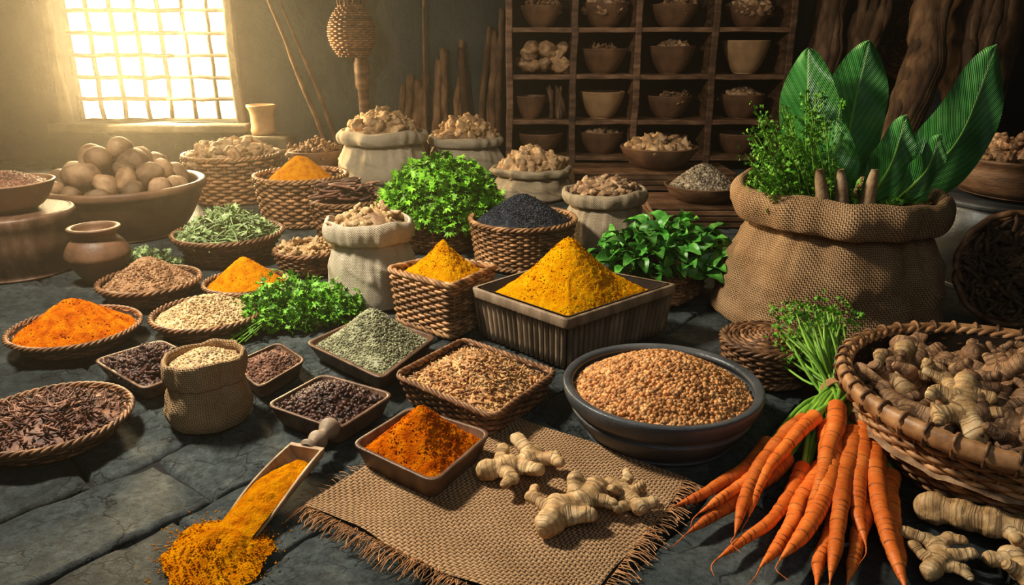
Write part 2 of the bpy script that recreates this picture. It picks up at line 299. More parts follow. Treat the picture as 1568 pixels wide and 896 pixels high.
m_frame=M('window_stone',[(.07,.06,.045),(.15,.125,.09),(.24,.2,.145)],4,.85,.8,20,.015,0)
# ---------------------------------------------------------------- component functions
def wicker(mb,c,O,h,s0=.8,rows=10,ns=28,mat=m_wicker,bul=0.,z0=0.,rim=1.,ribs=False):
    c=np.array(c[:2]); rows=int(rows*1.35); ns=int(ns*1.25)//2*2; th=h/rows; Mn=ns*6; u=np.arange(Mn)/Mn; o=oat(O,u); d=o/np.linalg.norm(o,axis=1)[:,None]
    for k in range(rows):
        f=(k+.5)/rows; s=s0+(1-s0)*f+bul*math.sin(pi*f)
        off=max(th*.45,.0045)*np.cos(pi*(ns*u+k)); xy=c+o*s+d*off[:,None]
        z=z0+(k+.5)*th+th*.14*vn(np.stack([o[:,0]*9,o[:,1]*9,0*u+k],-1))
        tube(mb,np.concatenate([xy,z[:,None]],1),th*.5,mat,6,rng.random(),closed=True)
    for j in range(ns):
        o1=oat(O,[j/ns])[0]; f=np.linspace(0,1,6); s=s0+(1-s0)*f+bul*np.sin(pi*f)
        P=np.stack([c[0]+o1[0]*s,c[1]+o1[1]*s,z0+f*h],-1); tube(mb,P,max(th*.34,.003),mat,5,rng.random())
    N=ns*10; u=np.arange(N)/N; o=oat(O,u); d=o/np.linalg.norm(o,axis=1)[:,None]; per=np.linalg.norm(np.diff(O,axis=0),axis=1).sum()
    rt=max(.0055,min(.010,th*.75))*rim; q=max(8,int(per/(rt*9)))
    for zz,ss in ((z0+h,1.),(z0+rt*.8,s0)):
        for i in range(3):
            a=2*pi*(q*u)+2*pi*i/3
            xy=c+o*ss+d*(rt*.75*np.cos(a))[:,None]; tube(mb,np.concatenate([xy,(zz+rt*.75*np.sin(a))[:,None]],1),rt*.72,mat,6,rng.random()*.6+.3,closed=True)
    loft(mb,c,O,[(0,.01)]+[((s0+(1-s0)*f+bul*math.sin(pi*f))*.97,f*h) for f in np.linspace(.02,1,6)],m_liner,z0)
def tray(mb,c,O,h,mat=m_woodd,s0=.84,w=.07,z0=0):
    loft(mb,c,O,[(0,0),(s0-.01,0),(s0,.004),(.985,h*.9),(1,h-.004),(1,h-.001),(.993,h+.001),(1-w,h+.001),(.995-w,h-.002),(.98-w,h-.006),(s0-w*.6,.018),(0,.018)],mat,z0,wob=.008)
def claybowl(mb,c,R,h,mat,z0=0,s0=.5,lip=.06,seed=0,ring=False):
    O=circ(R,72,jit=.02,seed=seed)
    loft(mb,c,O,[(0,0),(s0*.95,0),(s0,.01*h),(s0+.2*(1-s0)+.05,.15*h),(s0+.62*(1-s0)+.02,.45*h),(.95,.75*h),(1.,.93*h),(1.015,h),(.985,h*1.03),(.94,h*1.01),(.91,.9*h),(.85,.6*h),(.6,.25*h),(0,.15*h)],mat,z0,wob=.03,seed=seed,smooth=44)
def sack(mb,c,R,h,rb,mat,seed=0,cuff=.2,fold=.05,z0=0,fill=.8,belly=1.06):
    pr=[(0,0),(rb*.6,0),(rb*.95,.0),(rb*1.04,.05*h),(rb*belly,.2*h),(rb*.5*belly+R*.5,.45*h),(R*.93,.66*h),(R*.87,(1-cuff)*h-.05*h),(R*.88,(1-cuff)*h),(R*.985,(1-cuff)*h-.035*h),(R*1.045,(1-cuff)*h+.01*h),(R*1.07,(1-cuff*.5)*h),(R*1.04,.965*h),(R*.98,1.0*h),(R*.93,.985*h),(R*.9,.93*h),(R*.87,fill*h),(0,(fill-.03)*h)]
    P=catmull(pr,140); N=260; t=np.linspace(0,2*pi,N+1); t2=np.array(t[:-1].tolist()+[0])
    C=np.cos(t2)[:,None];S=np.sin(t2)[:,None]; r=P[None,:,0];z=P[None,:,1]
    q=np.stack([C*1.7+0*z,S*1.7+0*z,z/h*2.2+0*C],-1)
    w=np.clip(z/h,0,1)
    n=fbm(q+seed*3.3,2,seed)
    q2=np.stack([C*4.5+0*z,S*4.5+0*z,z/h*1.1+0*C],-1); pleat=fbm(q2+seed,2,seed+9)
    q3=np.stack([C*1.5+z/h*1.2,S*1.5+0*z,z/h*4.2+C*1.3+S*.8],-1); m1=vn(q3+seed*2.7,seed+5); m3=vn(q3*1.3+seed*1.9+5,seed+15)
    hor=np.exp(-(m1/.16)**2)*.8+np.exp(-(m3/.13)**2)*.5-.45
    rr=r*(1+fold*1.2*n+fold*.9*pleat*np.clip(1.3-2*abs(w-.7),0,1)+fold*.42*hor*np.clip(1.2-abs(w-.45)*2.2,0,1))
    V=np.zeros((N+1,len(P),3)); V[...,0]=c[0]+rr*C; V[...,1]=c[1]+rr*S
    rim=fbm(np.stack([C[:,0]*1.4,S[:,0]*1.4,0*C[:,0]+seed],-1),2,seed+3)[:,None]
    V[...,2]=z0+np.maximum(z+h*.10*rim*w**3*(r>.3*R),0)
    al=t*max(R,rb); dl=np.concatenate([[0],np.cumsum(np.linalg.norm(np.diff(P,axis=0),axis=1))])
    mb.add(V,gridF(N+1,len(P)),mat,np.stack(np.meshgrid(al,dl,indexing='ij'),-1))
def remesh(V,F,vox,sm=4):
    me=bpy.data.meshes.new('t'); me.from_pydata(V.tolist(),[],F.tolist()); ob=bpy.data.objects.new('t',me); bpy.context.scene.collection.objects.link(ob)
    md=ob.modifiers.new('r','REMESH'); md.mode='VOXEL'; md.voxel_size=vox
    m2=ob.modifiers.new('s','SMOOTH'); m2.iterations=sm; m2.factor=.5
    dg=bpy.context.evaluated_depsgraph_get(); ev=ob.evaluated_get(dg); e=ev.to_mesh()
    W=np.array([v.co[:] for v in e.vertices]); Q=np.array([list(p.vertices) if len(p.vertices)==4 else list(p.vertices)+[p.vertices[-1]] for p in e.polygons])
    ev.to_mesh_clear(); bpy.data.objects.remove(ob); bpy.data.meshes.remove(me)
    return W,Q
def ginger(seed,L=.2,vox=.0045,fat=1.):
    r=random.Random(seed); caps=[]; p=np.array([-L*.36,0,0]); a=r.uniform(-.4,.4); nseg=r.choice([2,3,3]); sl=L*.74/nseg
    for i in range(nseg):
        R=L*.135*r.uniform(.9,1.15)*fat; q=p+np.array([math.cos(a)*sl,math.sin(a)*sl,r.uniform(-.008,.008)]); caps.append((p,q,R,R*r.uniform(.8,1.)))
        for side in ((1,-1) if r.random()<.75 else (r.choice([1,-1]),)):
            b=a+side*r.uniform(.9,1.5); l=L*r.uniform(.24,.36); m=p+(q-p)*r.uniform(.2,.8)
            e=m+np.array([math.cos(b)*l,math.sin(b)*l,r.uniform(-.005,.025)]); r1=L*.095*r.uniform(.85,1.2)*fat
            caps.append((m,e,r1*1.05,r1*r.uniform(.7,.95)))
            if r.random()<.5:
                b2=b+r.choice([-1,1])*r.uniform(.8,1.2); e2=e+np.array([math.cos(b2)*l*.45,math.sin(b2)*l*.45,r.uniform(0,.02)]); caps.append((e,e2,r1*.85,r1*.65))
        p=q; a+=r.uniform(-.7,.7)
    Vs=[];Fs=[];n=0; V0,F0=ico(3)
    for (x,y,r0,r1) in caps:
        l=np.linalg.norm(y-x); k=max(3,int(l/(min(r0,r1)*.35)))
        for t in np.linspace(0,1,k):
            rad=(r0*(1-t)+r1*t)*(1-.14*math.sin(pi*t))
            Vs.append(V0*np.array([1,1,.85])*rad+x+(y-x)*t); Fs.append(F0+n); n+=len(V0)
    W,Q=remesh(np.concatenate(Vs),np.concatenate(Fs),vox,3)
    best=np.full(len(W),1e9); uv=np.zeros((len(W),2))
    for k,(x,y,r0,r1) in enumerate(caps):
        d=y-x; l=np.linalg.norm(d); t=(W-x)@d/l/l; tc=np.clip(t,0,1); dist=np.linalg.norm(W-(x+tc[:,None]*d),axis=1)/(.5*(r0+r1)); m=dist<best
        best[m]=dist[m]; uv[m,0]=(t[m]*l)+k*.37; uv[m,1]=k*3.1
    W[:,2]-=W[:,2].min(); W+=.006*np.stack([fbm(W*34,3,1),fbm(W*34,3,2),fbm(W*34,3,3)],-1)
    return W,Q,uv
GING=[ginger(s,.2,.0035,1.15) for s in (3,5,8,11)]
GSM=[(lambda g:(g[0]-g[0].mean(0),g[1],g[2]))(ginger(s,.2,.0075,1.2)) for s in (21,22,23,24,25,26)]
def mound_pieces(mb,protos,c,O,z0,H,e,n,sc,mat,layers=2,tilt=.5,rmax=.88):
    for l in range(layers):
        scatter(mb,protos,heappts(c,O,z0,H,e,n,lift=(l-layers+1)*sc*.6*(.1 if protos is GSM else 1),rmax=rmax,jz=.1*sc*(.2 if protos is GSM else 1)),sc,mat,tilt)
KNOB=[lump(s+20,(1.3,.8,.7),.6,1.8) for s in range(5)]
ROUND=[lump(s+40,(1.05,1,.9),.28,1.2,3) for s in range(5)]
SPH=[ico(2)]; OV=[ico(2,(1.4,.8,.8))]; CUM=[ico(2,(2.9,.75,.7))]
CLV=[lump(s+60,(2.0,.75,.7),.5,1.6,2) for s in range(4)]
STK=[lump(s+80,(4.2,.6,.5),.45,1.3,2) for s in range(5)]
for v_,f_ in STK: v_[:,1]+=.05*v_[:,0]**2; v_[:,2]+=.02*v_[:,0]**2
def leafproto(kind):
    if kind=='lobed':
        a=np.linspace(-2.5,2.5,17); r=np.where(np.arange(17)%2==0,1.,.55)*(1-.22*np.abs(a)/2.5)
        V=np.concatenate([[[0,0,0]],np.stack([r*np.cos(a),r*np.sin(a)*.9,.25*np.cos(a*3)*r-.25*r*r],-1)]); V[:,0]+=.5
        F=np.array([[0,i,i+1] for i in range(1,17)]); return V,F,V[:,:2]
    n=9;u=np.linspace(0,1,n); w=.42*np.sin(pi*u**.85)**.8*(1-.25*u); w[0]=.02;w[-1]=.01
    V=[]
    for i in range(n):
        for k in np.linspace(-1,1,5): V.append([u[i]*1.2,w[i]*k,.18*abs(k)*w[i]/.42+.25*math.sin(u[i]*2.4)-.25*u[i]**2+ .03*math.sin(i*2+k*3)])
    return np.array(V),gridF(n,5),np.array(V)[:,:2]
LOB=[leafproto('lobed')]; OVL=[leafproto('oval')]
def herb(mb,c,rx,ry,z0,H,n,sz,mat,protos,stems=40,rot=0,tilt=.8,low=.35,drape=0,zn=.25):
    a=rng.uniform(0,2*pi,n); r=np.sqrt(rng.random(n)); k=rng.uniform(low,1,n)
    x=rx*r*np.cos(a); y=ry*r*np.sin(a); z=H*np.sqrt(np.clip(1-r**2*.9,0,1))*k*(1+zn*rng.normal(0,1,n))-drape*r**3
    ca,sa=math.cos(rot),math.sin(rot); P=np.stack([c[0]+x*ca-y*sa,c[1]+x*sa+y*ca,z0+np.maximum(z,sz*.3 if not drape else -1)],-1)
    scatter(mb,protos,P,sz,mat,tilt,svar=.35)
    for i in range(stems):
        p=P[rng.integers(0,n)]; q=np.array([c[0]+(p[0]-c[0])*.15,c[1]+(p[1]-c[1])*.15,z0+H*.1]); m=(p+q)/2+rng.normal(0,.012,3); m[2]=max(m[2],z0)
        tube(mb,catmull([q,m,p],7),.0018*sz/.02,m_stem,5,rng.random())
def finish(container,name,content,cname,loc):
    p=container.build(name,loc)
    if content is not None: content.build(cname,loc,p)
    return p
SC=bpy.context.scene
# ---------------------------------------------------------------- room
mb=MB(); ang=math.radians(50); ca,sa=math.cos(ang),math.sin(ang); RW=.29; row=-24
rr=random.Random(5)
def edges(n,half,m=.012):
    e=m/half; return np.concatenate([[-1,-1+e*.35,-1+e*.7],np.linspace(-1+e,1-e,n),[1-e*.7,1-e*.35,1]])
while row<28:
    x=-7+rr.uniform(0,.6)
    while x<9:
        l=rr.uniform(.5,1.05); cx,cy=x+l/2,row*RW; wx=cx*ca-cy*sa; wy=cx*sa+cy*ca+3
        if -4.6<wx<4.6 and -.3<wy<6.8:
            us=edges(44 if wy<3.5 else 12,l/2); vs=edges(24 if wy<3.5 else 7,RW/2); nx,ny=len(us),len(vs)
            U,Vv=np.meshgrid(us,vs,indexing='ij')
            dx=(1-np.abs(U))*l/2; dy=(1-np.abs(Vv))*RW/2; dd=np.minimum(dx,dy); e=np.clip(1-dd/.014,0,1)
            lx=U*(l/2-.002); ly=Vv*(RW/2-.002)
            gx=cx+lx; gy=cy+ly; q=np.stack([gx,gy,0*gx],-1)
            lx=lx+.012*vn(q*9,3)*np.clip(1-dx/.1,0,1); ly=ly+.012*vn(q*9,4)*np.clip(1-dy/.08,0,1)
            z=-.007+.008*fbm(q*5,3,2)+.008*fbm(q*20,3,6)-.022*e**2-.016*np.clip(fbm(q*13,2,9)+.1,0,1)*np.clip(1-dd/.06,0,1)+rr.uniform(-.005,.0)+.006*rr.uniform(-1,1)*U+.004*rr.uniform(-1,1)*Vv; z=np.minimum(z,-.0005)
            gx=cx+lx;gy=cy+ly; V=np.stack([gx*ca-gy*sa,gx*sa+gy*ca+3,z],-1)
            mb.add(V,gridF(nx,ny),m_floor,V[...,:2],rr.random())
        x+=l
    row+=1
V=np.array([[-4.8,-.6,-.035],[4.8,-.6,-.035],[4.8,6.8,-.035],[-4.8,6.8,-.035]]); mb.add(V,np.array([[0,1,2,3]]),m_ground,V[:,:2])
mb.build('floor')
WY=6.5
def wallobj(name,boxes,mat=m_wall):
    mb=MB()
    for c,s in boxes: box(mb,c,s,mat,0)
    return mb.build(name)
wx0,wx1,wz0,wz1=-3.72,-2.33,.33,1.75
wallobj('wall_back',[(((-4.7+wx0)/2,WY+.15,1.4),(wx0+4.7,.3,2.8)),(((4.7+wx1)/2,WY+.15,1.4),(4.7-wx1,.3,2.8)),(((wx0+wx1)/2,WY+.15,wz0/2),(wx1-wx0,.3,wz0)),(((wx0+wx1)/2,WY+.15,(wz1+2.8)/2),(wx1-wx0,.3,2.8-wz1))])
wallobj('wall_left',[((-4.55,3,1.4),(.2,7.2,2.8))])
wallobj('wall_right',[((4.55,3,1.4),(.2,7.2,2.8))])
wallobj('ceiling',[((0,3,2.85),(9.3,7.4,.1))])
mb=MB(); W=wx1-wx0
box(mb,((wx0+wx1)/2,WY+.2,(wz0+wz1)/2),(W,.01,wz1-wz0),m_pane,0)
for i in range(8):
    x=wx0+W*i/7; P=np.stack([x+.008*vn(np.stack([np.linspace(0,9,14)]*3,-1)+i),np.full(14,WY+.12),np.linspace(wz0,wz1,14)],-1); tube(mb,P,.018,m_bar,7)
nz_=8
for k in range(nz_+1):
    z=wz0+(wz1-wz0)*k/nz_; P=np.stack([np.linspace(wx0,wx1,14),np.full(14,WY+.115),z+.008*vn(np.stack([np.linspace(0,9,14)]*3,-1)+k*3)],-1); tube(mb,P,.017,m_bar,7)
mb.build('window_1')
mb=MB()
box(mb,((wx0+wx1)/2,WY-.06,wz0-.04),(W+.25,.24,.07),m_frame,.015,wob=.008,cuts=10)
box(mb,(wx0-.04,WY-.02,(wz0+wz1)/2),(.08,.06,wz1-wz0+.06),m_frame,.015,wob=.01,cuts=10)
box(mb,(wx1+.04,WY-.02,(wz0+wz1)/2),(.08,.06,wz1-wz0+.06),m_frame,.015,wob=.01,cuts=10)
box(mb,((wx0+wx1)/2,WY-.02,wz1+.05),(W+.2,.06,.1),m_frame,.015,wob=.01,cuts=10)
mb.build('trim_1')
mb=MB(); box(mb,(-2.03,WY-.17,.12),(.40,.30,.24),m_frame,.02,wob=.01,cuts=6); mb.build('stone_ledge')
mb=MB(); loft(mb,(-2.06,WY-.17),circ(.12,48),[(0,0),(.8,0),(.85,.03),(.8,.06),(.78,.15),(.85,.19),(1,.22),(1.0,.235),(.8,.235),(.7,.2),(0,.19)],m_clayt,.25,wob=.02); mb.build('stone_mortar',(-2.06,WY-.17,.25))
# ---------------------------------------------------------------- foreground containers
def wb(name,cname,X,Y,h,R,mat,H,e,s0=.75,rows=5,ns=28,wm=m_wickerd,crumbs=500,fr=.93,seeds=None):
    mb=MB(); c=(X,Y); O=circ(R,96,jit=.01,seed=X); wicker(mb,c,O,h,s0,rows,ns,wm); m2=MB(); powder(m2,c,O*fr,h*.72,H,e,mat,int(abs(X*100)),crumbs=crumbs)
    if seeds: scatter(m2,seeds[0],heappts(c,O*fr,h*.72,H,e,seeds[1],.0,1),seeds[2],mat,1,True,svar=.6)
    return finish(mb,name,m2,cname,(X,Y,0))
wb('wicker_bowl_of_chili_powder','chili_powder_heap',-1.51,2.42,.055,.205,m_chi,.12,.12)
wb('wicker_bowl_of_brown_spice','brown_spice_heap',-1.47,2.90,.07,.19,m_brn,.115,.2,seeds=(CR1,1900,.0045))
wb('wicker_bowl_of_orange_powder','orange_powder_heap',-1.09,2.93,.055,.165,m_tur2,.12,.12)
def wseeds(name,cname,X,Y,h,R,mat,H,e,protos,n,sc,s0=.75,rows=5,ns=28,tilt=.25,wm=m_wickerd,layers=2):
    mb=MB(); c=(X,Y); O=circ(R,96,jit=.01,seed=X); wicker(mb,c,O,h,s0,rows,ns,wm); m2=MB(); heap(m2,c,O*.94,h*.75,H,e,mat,.004,45)
    scatter(m2,protos,heappts(c,O*(.93 if protos is not STK else .86),h*.75,H,e,n,0,1,sc*.8),sc,mat,tilt)
    return finish(mb,name,m2,cname,(X,Y,0))
wseeds('wicker_bowl_of_pale_seeds','pale_seed_heap',-1.10,2.55,.06,.19,m_bei,.075,.3,OV,2800,.0045,tilt=.5)
wseeds('wicker_bowl_of_dried_bark','dried_bark_heap',-1.22,1.77,.055,.195,m_dark,.05,.6,STK,1000,.0062,tilt=.4)
def wtray(name,cname,cs,h,mat,H,e,protos=None,n=0,sc=.01,tilt=.25,wick=False,tm=m_woodd,fr=.9,rad=.035,off=(0,0),amp=.0035,hero=False):
    c,O=quad(cs,rad); mb=MB()
    if wick: wicker(mb,c,O,h,.86,6,36,m_wickerd,rim=.9)
    else: tray(mb,c,O,h,tm)
    m2=MB(); zb=h*.72
    if protos is not None: heap(m2,c,O*fr,zb,H,e,mat,amp,45,off=off); scatter(m2,protos,heappts(c,O*fr,zb,H,e,n,0,1,sc*.7,off=off),sc,mat,tilt)
    else: powder(m2,c,O*fr,zb,H,e,mat,5,hero,off,900)
    return finish(mb,name,m2,cname,(c[0],c[1],0))
wtray('wooden_tray_of_cloves','clove_heap',[(-1.31,2.15),(-1.17,2.32),(-.93,2.13),(-1.05,1.94)],.05,m_clo,.05,.5,CLV,800,.0085,.7)
wtray('wooden_tray_of_dark_seeds','dark_seed_heap',[(-.87,2.12),(-.77,2.30),(-.64,2.15),(-.725,1.95)],.05,m_dark,.03,.5,OV,1000,.0055,.6,tm=m_wood)
wtray('wooden_tray_of_fennel_seeds','fennel_seed_heap',[(-.677,2.266),(-.511,2.543),(-.248,2.322),(-.38,1.99)],.06,m_grn,.125,.2,OV,5200,.0038,.4,tm=m_woodd)
wtray('wooden_tray_of_black_cardamom','black_cardamom_heap',[(-.670,1.828),(-.559,2.03),(-.325,1.895),(-.439,1.69)],.06,m_clo,.055,.6,OV,1100,.0075,.6)
wtray('wicker_tray_of_cumin_seeds','cumin_seed_heap',[(-.337,1.973),(-.156,2.246),(.13,1.995),(-.048,1.717)],.08,m_cum,.08,.5,CUM,2600,.005,.4,wick=True,fr=.93)
wtray('wooden_tray_of_chili_powder','chili_powder_mound',[(-.393,1.604),(-.268,1.802),(-.047,1.661),(-.171,1.434)],.07,m_chi,.11,.15,hero=True)
c=(.40,1.82); mb=MB(); O=circ(.262,128)
loft(mb,c,O,[(0,0),(.72,0),(.75,.004),(.84,.03),(.9,.055),(.92,.068),(.90,.074),(.92,.08),(.97,.095),(1,.115),(1.005,.13),(.985,.137),(.93,.135),(.90,.125),(.87,.10),(0,.09)],m_bowl,0,smooth=60)
m2=MB(); heap(m2,c,O*.89,.105,.095,.5,m_cor,.002,45); scatter(m2,SPH,heappts(c,O*.885,.105,.095,.5,5000,.001,1,.004),.0058,m_cor,.3)
finish(mb,'dark_clay_bowl_of_coriander_seeds',m2,'coriander_seed_heap',(.40,1.82,0))
cs=[(-.141,2.48),(.168,2.80),(.58,2.517),(.171,2.16)]; c,O=quad(cs,.016,240); mb=MB(); h=.18
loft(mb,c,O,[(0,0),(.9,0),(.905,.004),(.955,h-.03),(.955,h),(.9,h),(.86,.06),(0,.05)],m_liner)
loft(mb,c,O,[(.95,h-.035),(1.,h-.035),(1.008,h-.03),(1.008,h-.003),(1.,h),(.925,h),(.92,h-.004),(.92,h-.03)],m_woodg,0,wob=.004)
for j in range(76):
    o=oat(O,[(j+.5)/76])[0]; f=np.linspace(0,1,5); s=.915+.06*f
    P=np.stack([c[0]+o[0]*s,c[1]+o[1]*s,.004+f*(h-.035)],-1); tube(mb,P,.0095,m_woodg,6,rng.random())
m2=MB(); powder(m2,c,O*.925,h-.045,.225,.08,m_tur,4,True,crumbs=1600)
finish(mb,'slatted_wooden_box_of_turmeric',m2,'turmeric_heap',(c[0],c[1],0))
cs=[(-.459,2.631),(-.286,2.779),(-.053,2.666),(-.207,2.42)]; c,O=quad(cs,.04); mb=MB(); wicker(mb,c,O,.2,.9,12,26,m_wicker); m2=MB(); powder(m2,c,O*.92,.175,.135,.1,m_tur,6,True,crumbs=600)
finish(mb,'square_wicker_basket_of_turmeric',m2,'turmeric_mound',(c[0],c[1],0))
mb=MB(); sack(mb,(-.84,1.88),.103,.185,.105,m_burfine,3,.32,.08,fill=.86,belly=1.12); m2=MB(); O=circ(.093); heap(m2,(-.84,1.88),O,.158,.04,.5,m_bei,.003,45); scatter(m2,OV,heappts((-.84,1.88),O*.97,.158,.04,.5,1200,0,1,.002),.004,m_bei,.5)
finish(mb,'small_burlap_sack_of_seeds',m2,'pale_seeds',(-.84,1.88,0))
# big burlap sack
BS=(1.17,2.66); mb=MB(); sack(mb,BS,.345,.5,.38,m_burlap,8,.2,.085,fill=.88,belly=.99)
bigsack=mb.build('large_burlap_sack',(BS[0],BS[1],0))
def bigleaf(mb,base,tip,bend,w,twist=0,n=60):
    base=np.array(base,float);tip=np.array(tip,float); mid=(base+tip)/2+np.array(bend)
    P=catmull([base,mid,tip],n); T=np.gradient(P,axis=0); T/=np.linalg.norm(T,axis=1)[:,None]
    side=np.cross(T,np.array([math.sin(twist),-math.cos(twist),.15])); side/=np.linalg.norm(side,axis=1)[:,None]; nrm=np.cross(side,T)
    u=np.linspace(0,1,n); wd=w*np.clip(np.sin(pi*np.clip((u-.08)/.92,0,1)**.95),0,1)**.68+.004; k=np.linspace(-1,1,25); wd[-1]=.001
    V=P[:,None]+side[:,None]*(wd[:,None]*k)[...,None]+nrm[:,None]*((-.17*np.abs(k)[None]*wd[:,None]+.012*np.sin(u[:,None]*15+k[None]*3)*np.abs(k)))[...,None]
    uv=np.stack([np.broadcast_to(wd[:,None]*k,(n,25)),np.broadcast_to((u*np.linalg.norm(tip-base))[:,None],(n,25))],-1)
    mb.add(V,gridF(n,25),m_bleaf,uv); tube(mb,P[:int(n*.9)]-nrm[:int(n*.9)]*.003,np.linspace(.009,.002,int(n*.9)),m_stem,7)
mb=MB()
bigleaf(mb,(1.14,2.68,.42),(1.02,2.72,.97),(-.03,0,.02),.10,-.5)
bigleaf(mb,(1.19,2.70,.42),(1.245,2.76,.995),(.0,.02,0),.12,-.1)
bigleaf(mb,(1.27,2.66,.42),(1.63,2.66,.98),(.08,-.02,-.07),.12,.0)
bigleaf(mb,(1.22,2.58,.42),(1.31,2.55,.76),(.01,-.03,0),.065,-.1)
bigleaf(mb,(1.16,2.60,.42),(1.09,2.58,.74),(-.02,-.02,0),.07,-.6)
bigleaf(mb,(1.28,2.54,.44),(1.42,2.52,.70),(.03,-.02,0),.05,.1)
mb.build('broad_green_leaves',(BS[0],BS[1],0),bigsack)
mb=MB()
for i in range(60):
    x=rng.uniform(-.32,-.08); b=np.array([BS[0]+x*.72,BS[1]+rng.uniform(-.2,-.0),.44]); t=b+np.array([x*.45+rng.normal(0,.02)-.01,rng.normal(0,.03),rng.uniform(.14,.42)+.35*(x+.12)]); m=(b+t)/2+rng.normal(0,.01,3); P=catmull([b,m,t],12); tube(mb,P,.0022,m_stem,5,rng.random())
    pts=P[rng.integers(2,12,36)]+rng.normal(0,.012,(36,3)); scatter(mb,LOB,pts,.0105,m_leaf,1.,svar=.4)
for i in range(260):
    a=rng.uniform(0,2*pi); r=.27*math.sqrt(rng.random()); scatter(mb,LOB,[(BS[0]+r*math.cos(a),BS[1]+r*math.sin(a),.455+.04*rng.random())],.02,m_leaf,.9)
mb.build('thyme_sprigs',(BS[0],BS[1],0),bigsack)
mb=MB()
for x,t in ((-.15,-.03),(-.09,-.02),(-.015,.015)):
    P=catmull([(BS[0]+x,BS[1]-.24,.40),(BS[0]+x+t*.3,BS[1]-.245,.50),(BS[0]+x+t,BS[1]-.24,.60)],14); tube(mb,P,.024*(1-.55*np.linspace(0,1,14)**3)*(1+.1*vn(P*40)),m_chunk,10,rng.random())
O=circ(.3); heap(mb,BS,O,.43,.03,.5,m_dark,.02,12)
mb.build('root_sticks',(BS[0],BS[1],0),bigsack)
mb=MB(); O=circ(.14,96); c=(.80,2.17); wicker(mb,c,O,.11,.9,8,28,m_wickerd)
for k in range(11):
    r=.135*(k+.7)/11; n=48; t=np.arange(n)/n*2*pi; tube(mb,np.stack([c[0]+r*np.cos(t),c[1]+r*np.sin(t),.112+.02*(1-k/11)+.003*np.cos(t*12+k*pi)],-1),.0065,m_wickerd,6,rng.random(),closed=True)
mb.build('small_lidded_wicker_basket',(c[0],c[1],0))
# right ginger basket
c=(1.21,1.62); R=.38; mb=MB(); O=circ(R,128); wicker(mb,c,O,.21,.68,12,44,m_wicker,bul=.05)
zz=.205; P=np.concatenate([np.array(c)+circ(R*1.03,120),np.full((120,1),zz)],1); tube(mb,P,.015,m_wicker,8,closed=True,rnd=.6,flat=1.6)
for j in range(44):
    o=oat(circ(1.),[j/44])[0]; cc=np.array([c[0]+o[0]*R*1.03,c[1]+o[1]*R*1.03,zz]); a=np.arange(14)/14*2*pi
    P=cc+np.outer(np.cos(a)*.019,[o[0],o[1],0])+np.outer(np.sin(a)*.027,[0,0,1]); tube(mb,P,.0045,m_wickerd,5,rng.random(),closed=True)
m2=MB(); heap(m2,c,O*.95,.10,.08,.8,m_chunkd,.01,20); mound_pieces(m2,GSM,c,O,.14,.08,.8,56,.85,m_gind,2,.45,.80)
scatter(m2,GSM,[(1.02,1.62,.24),(1.0,1.5,.225),(.98,1.72,.22)],.9,m_gin,.3)
finish(mb,'large_wicker_basket_of_ginger',m2,'ginger_root_pile',(c[0],c[1],0))
# burlap cloth
cl=np.array([(-.47,1.45),(-.08,1.95),(.41,1.55),(.10,1.06)]); n=120
U,Vv=np.meshgrid(np.linspace(0,1,n),np.linspace(0,1,n),indexing='ij')
P=((1-U)*(1-Vv))[...,None]*cl[0]+(U*(1-Vv))[...,None]*cl[1]+(U*Vv)[...,None]*cl[2]+((1-U)*Vv)[...,None]*cl[3]
q=np.stack([P[...,0],P[...,1],0*U],-1); ed=np.minimum(np.minimum(U,1-U),np.minimum(Vv,1-Vv))
P=P+np.stack([vn(q*6,1),vn(q*6,2)],-1)*.018*np.clip(1-ed*8,0,1)[...,None]
Z=.004+.0035*(1+fbm(q*6,2,3))+.022*np.clip(fbm(q*5,2,8),0,1)*np.clip(1-ed*6,0,1)
mb=MB(); V=np.concatenate([P,Z[...,None]],-1); mb.add(V,gridF(n,n),m_burcloth,np.stack([U*.64,Vv*.62],-1))
def fringe(p0,p1,out,nn):
    for i in range(nn):
        t=(i+rng.random())/nn; b=np.array(p0)*(1-t)+np.array(p1)*t; l=rng.uniform(.02,.055); e=b+np.array(out)*l+rng.normal(0,.01,2); m=(b+e)/2+rng.normal(0,.005,2)
        tube(mb,catmull([(b[0],b[1],.007),(m[0],m[1],.011),(e[0],e[1],.002)],5),.0011,m_twine,4,rng.random())
fringe(cl[0],cl[3],(-.57,-.82),260); fringe(cl[3],cl[2],(.84,-.53),160); fringe(cl[0],cl[1],(-.78,.6),60)
mb.build('burlap_cloth',(0,1.5,0))
def gpiece(v,x,y,rot,s,z=.012,sx=1.):
    W,Q,uv=GING[v]; mb=MB(); c,s_=math.cos(rot),math.sin(rot); V=W*s; V=np.stack([V[:,0]*c-V[:,1]*s_+x,V[:,0]*s_+V[:,1]*c+y,V[:,2]+z],-1)
    mb.add(V,Q,m_gin,uv,rng.random()*.3+.5); mb.build('ginger_root',(x,y,z))
gpiece(0,.01,1.565,.3,1.0); gpiece(1,.12,1.40,1.0,1.08); gpiece(2,.27,1.46,-.5,.72)
gpiece(3,.985,1.36,-.5,1.1,.0); gpiece(0,.85,1.255,.9,.75,.0); gpiece(2,.965,1.17,2.2,.85,.0); gpiece(1,1.12,1.22,.2,.8,.0)
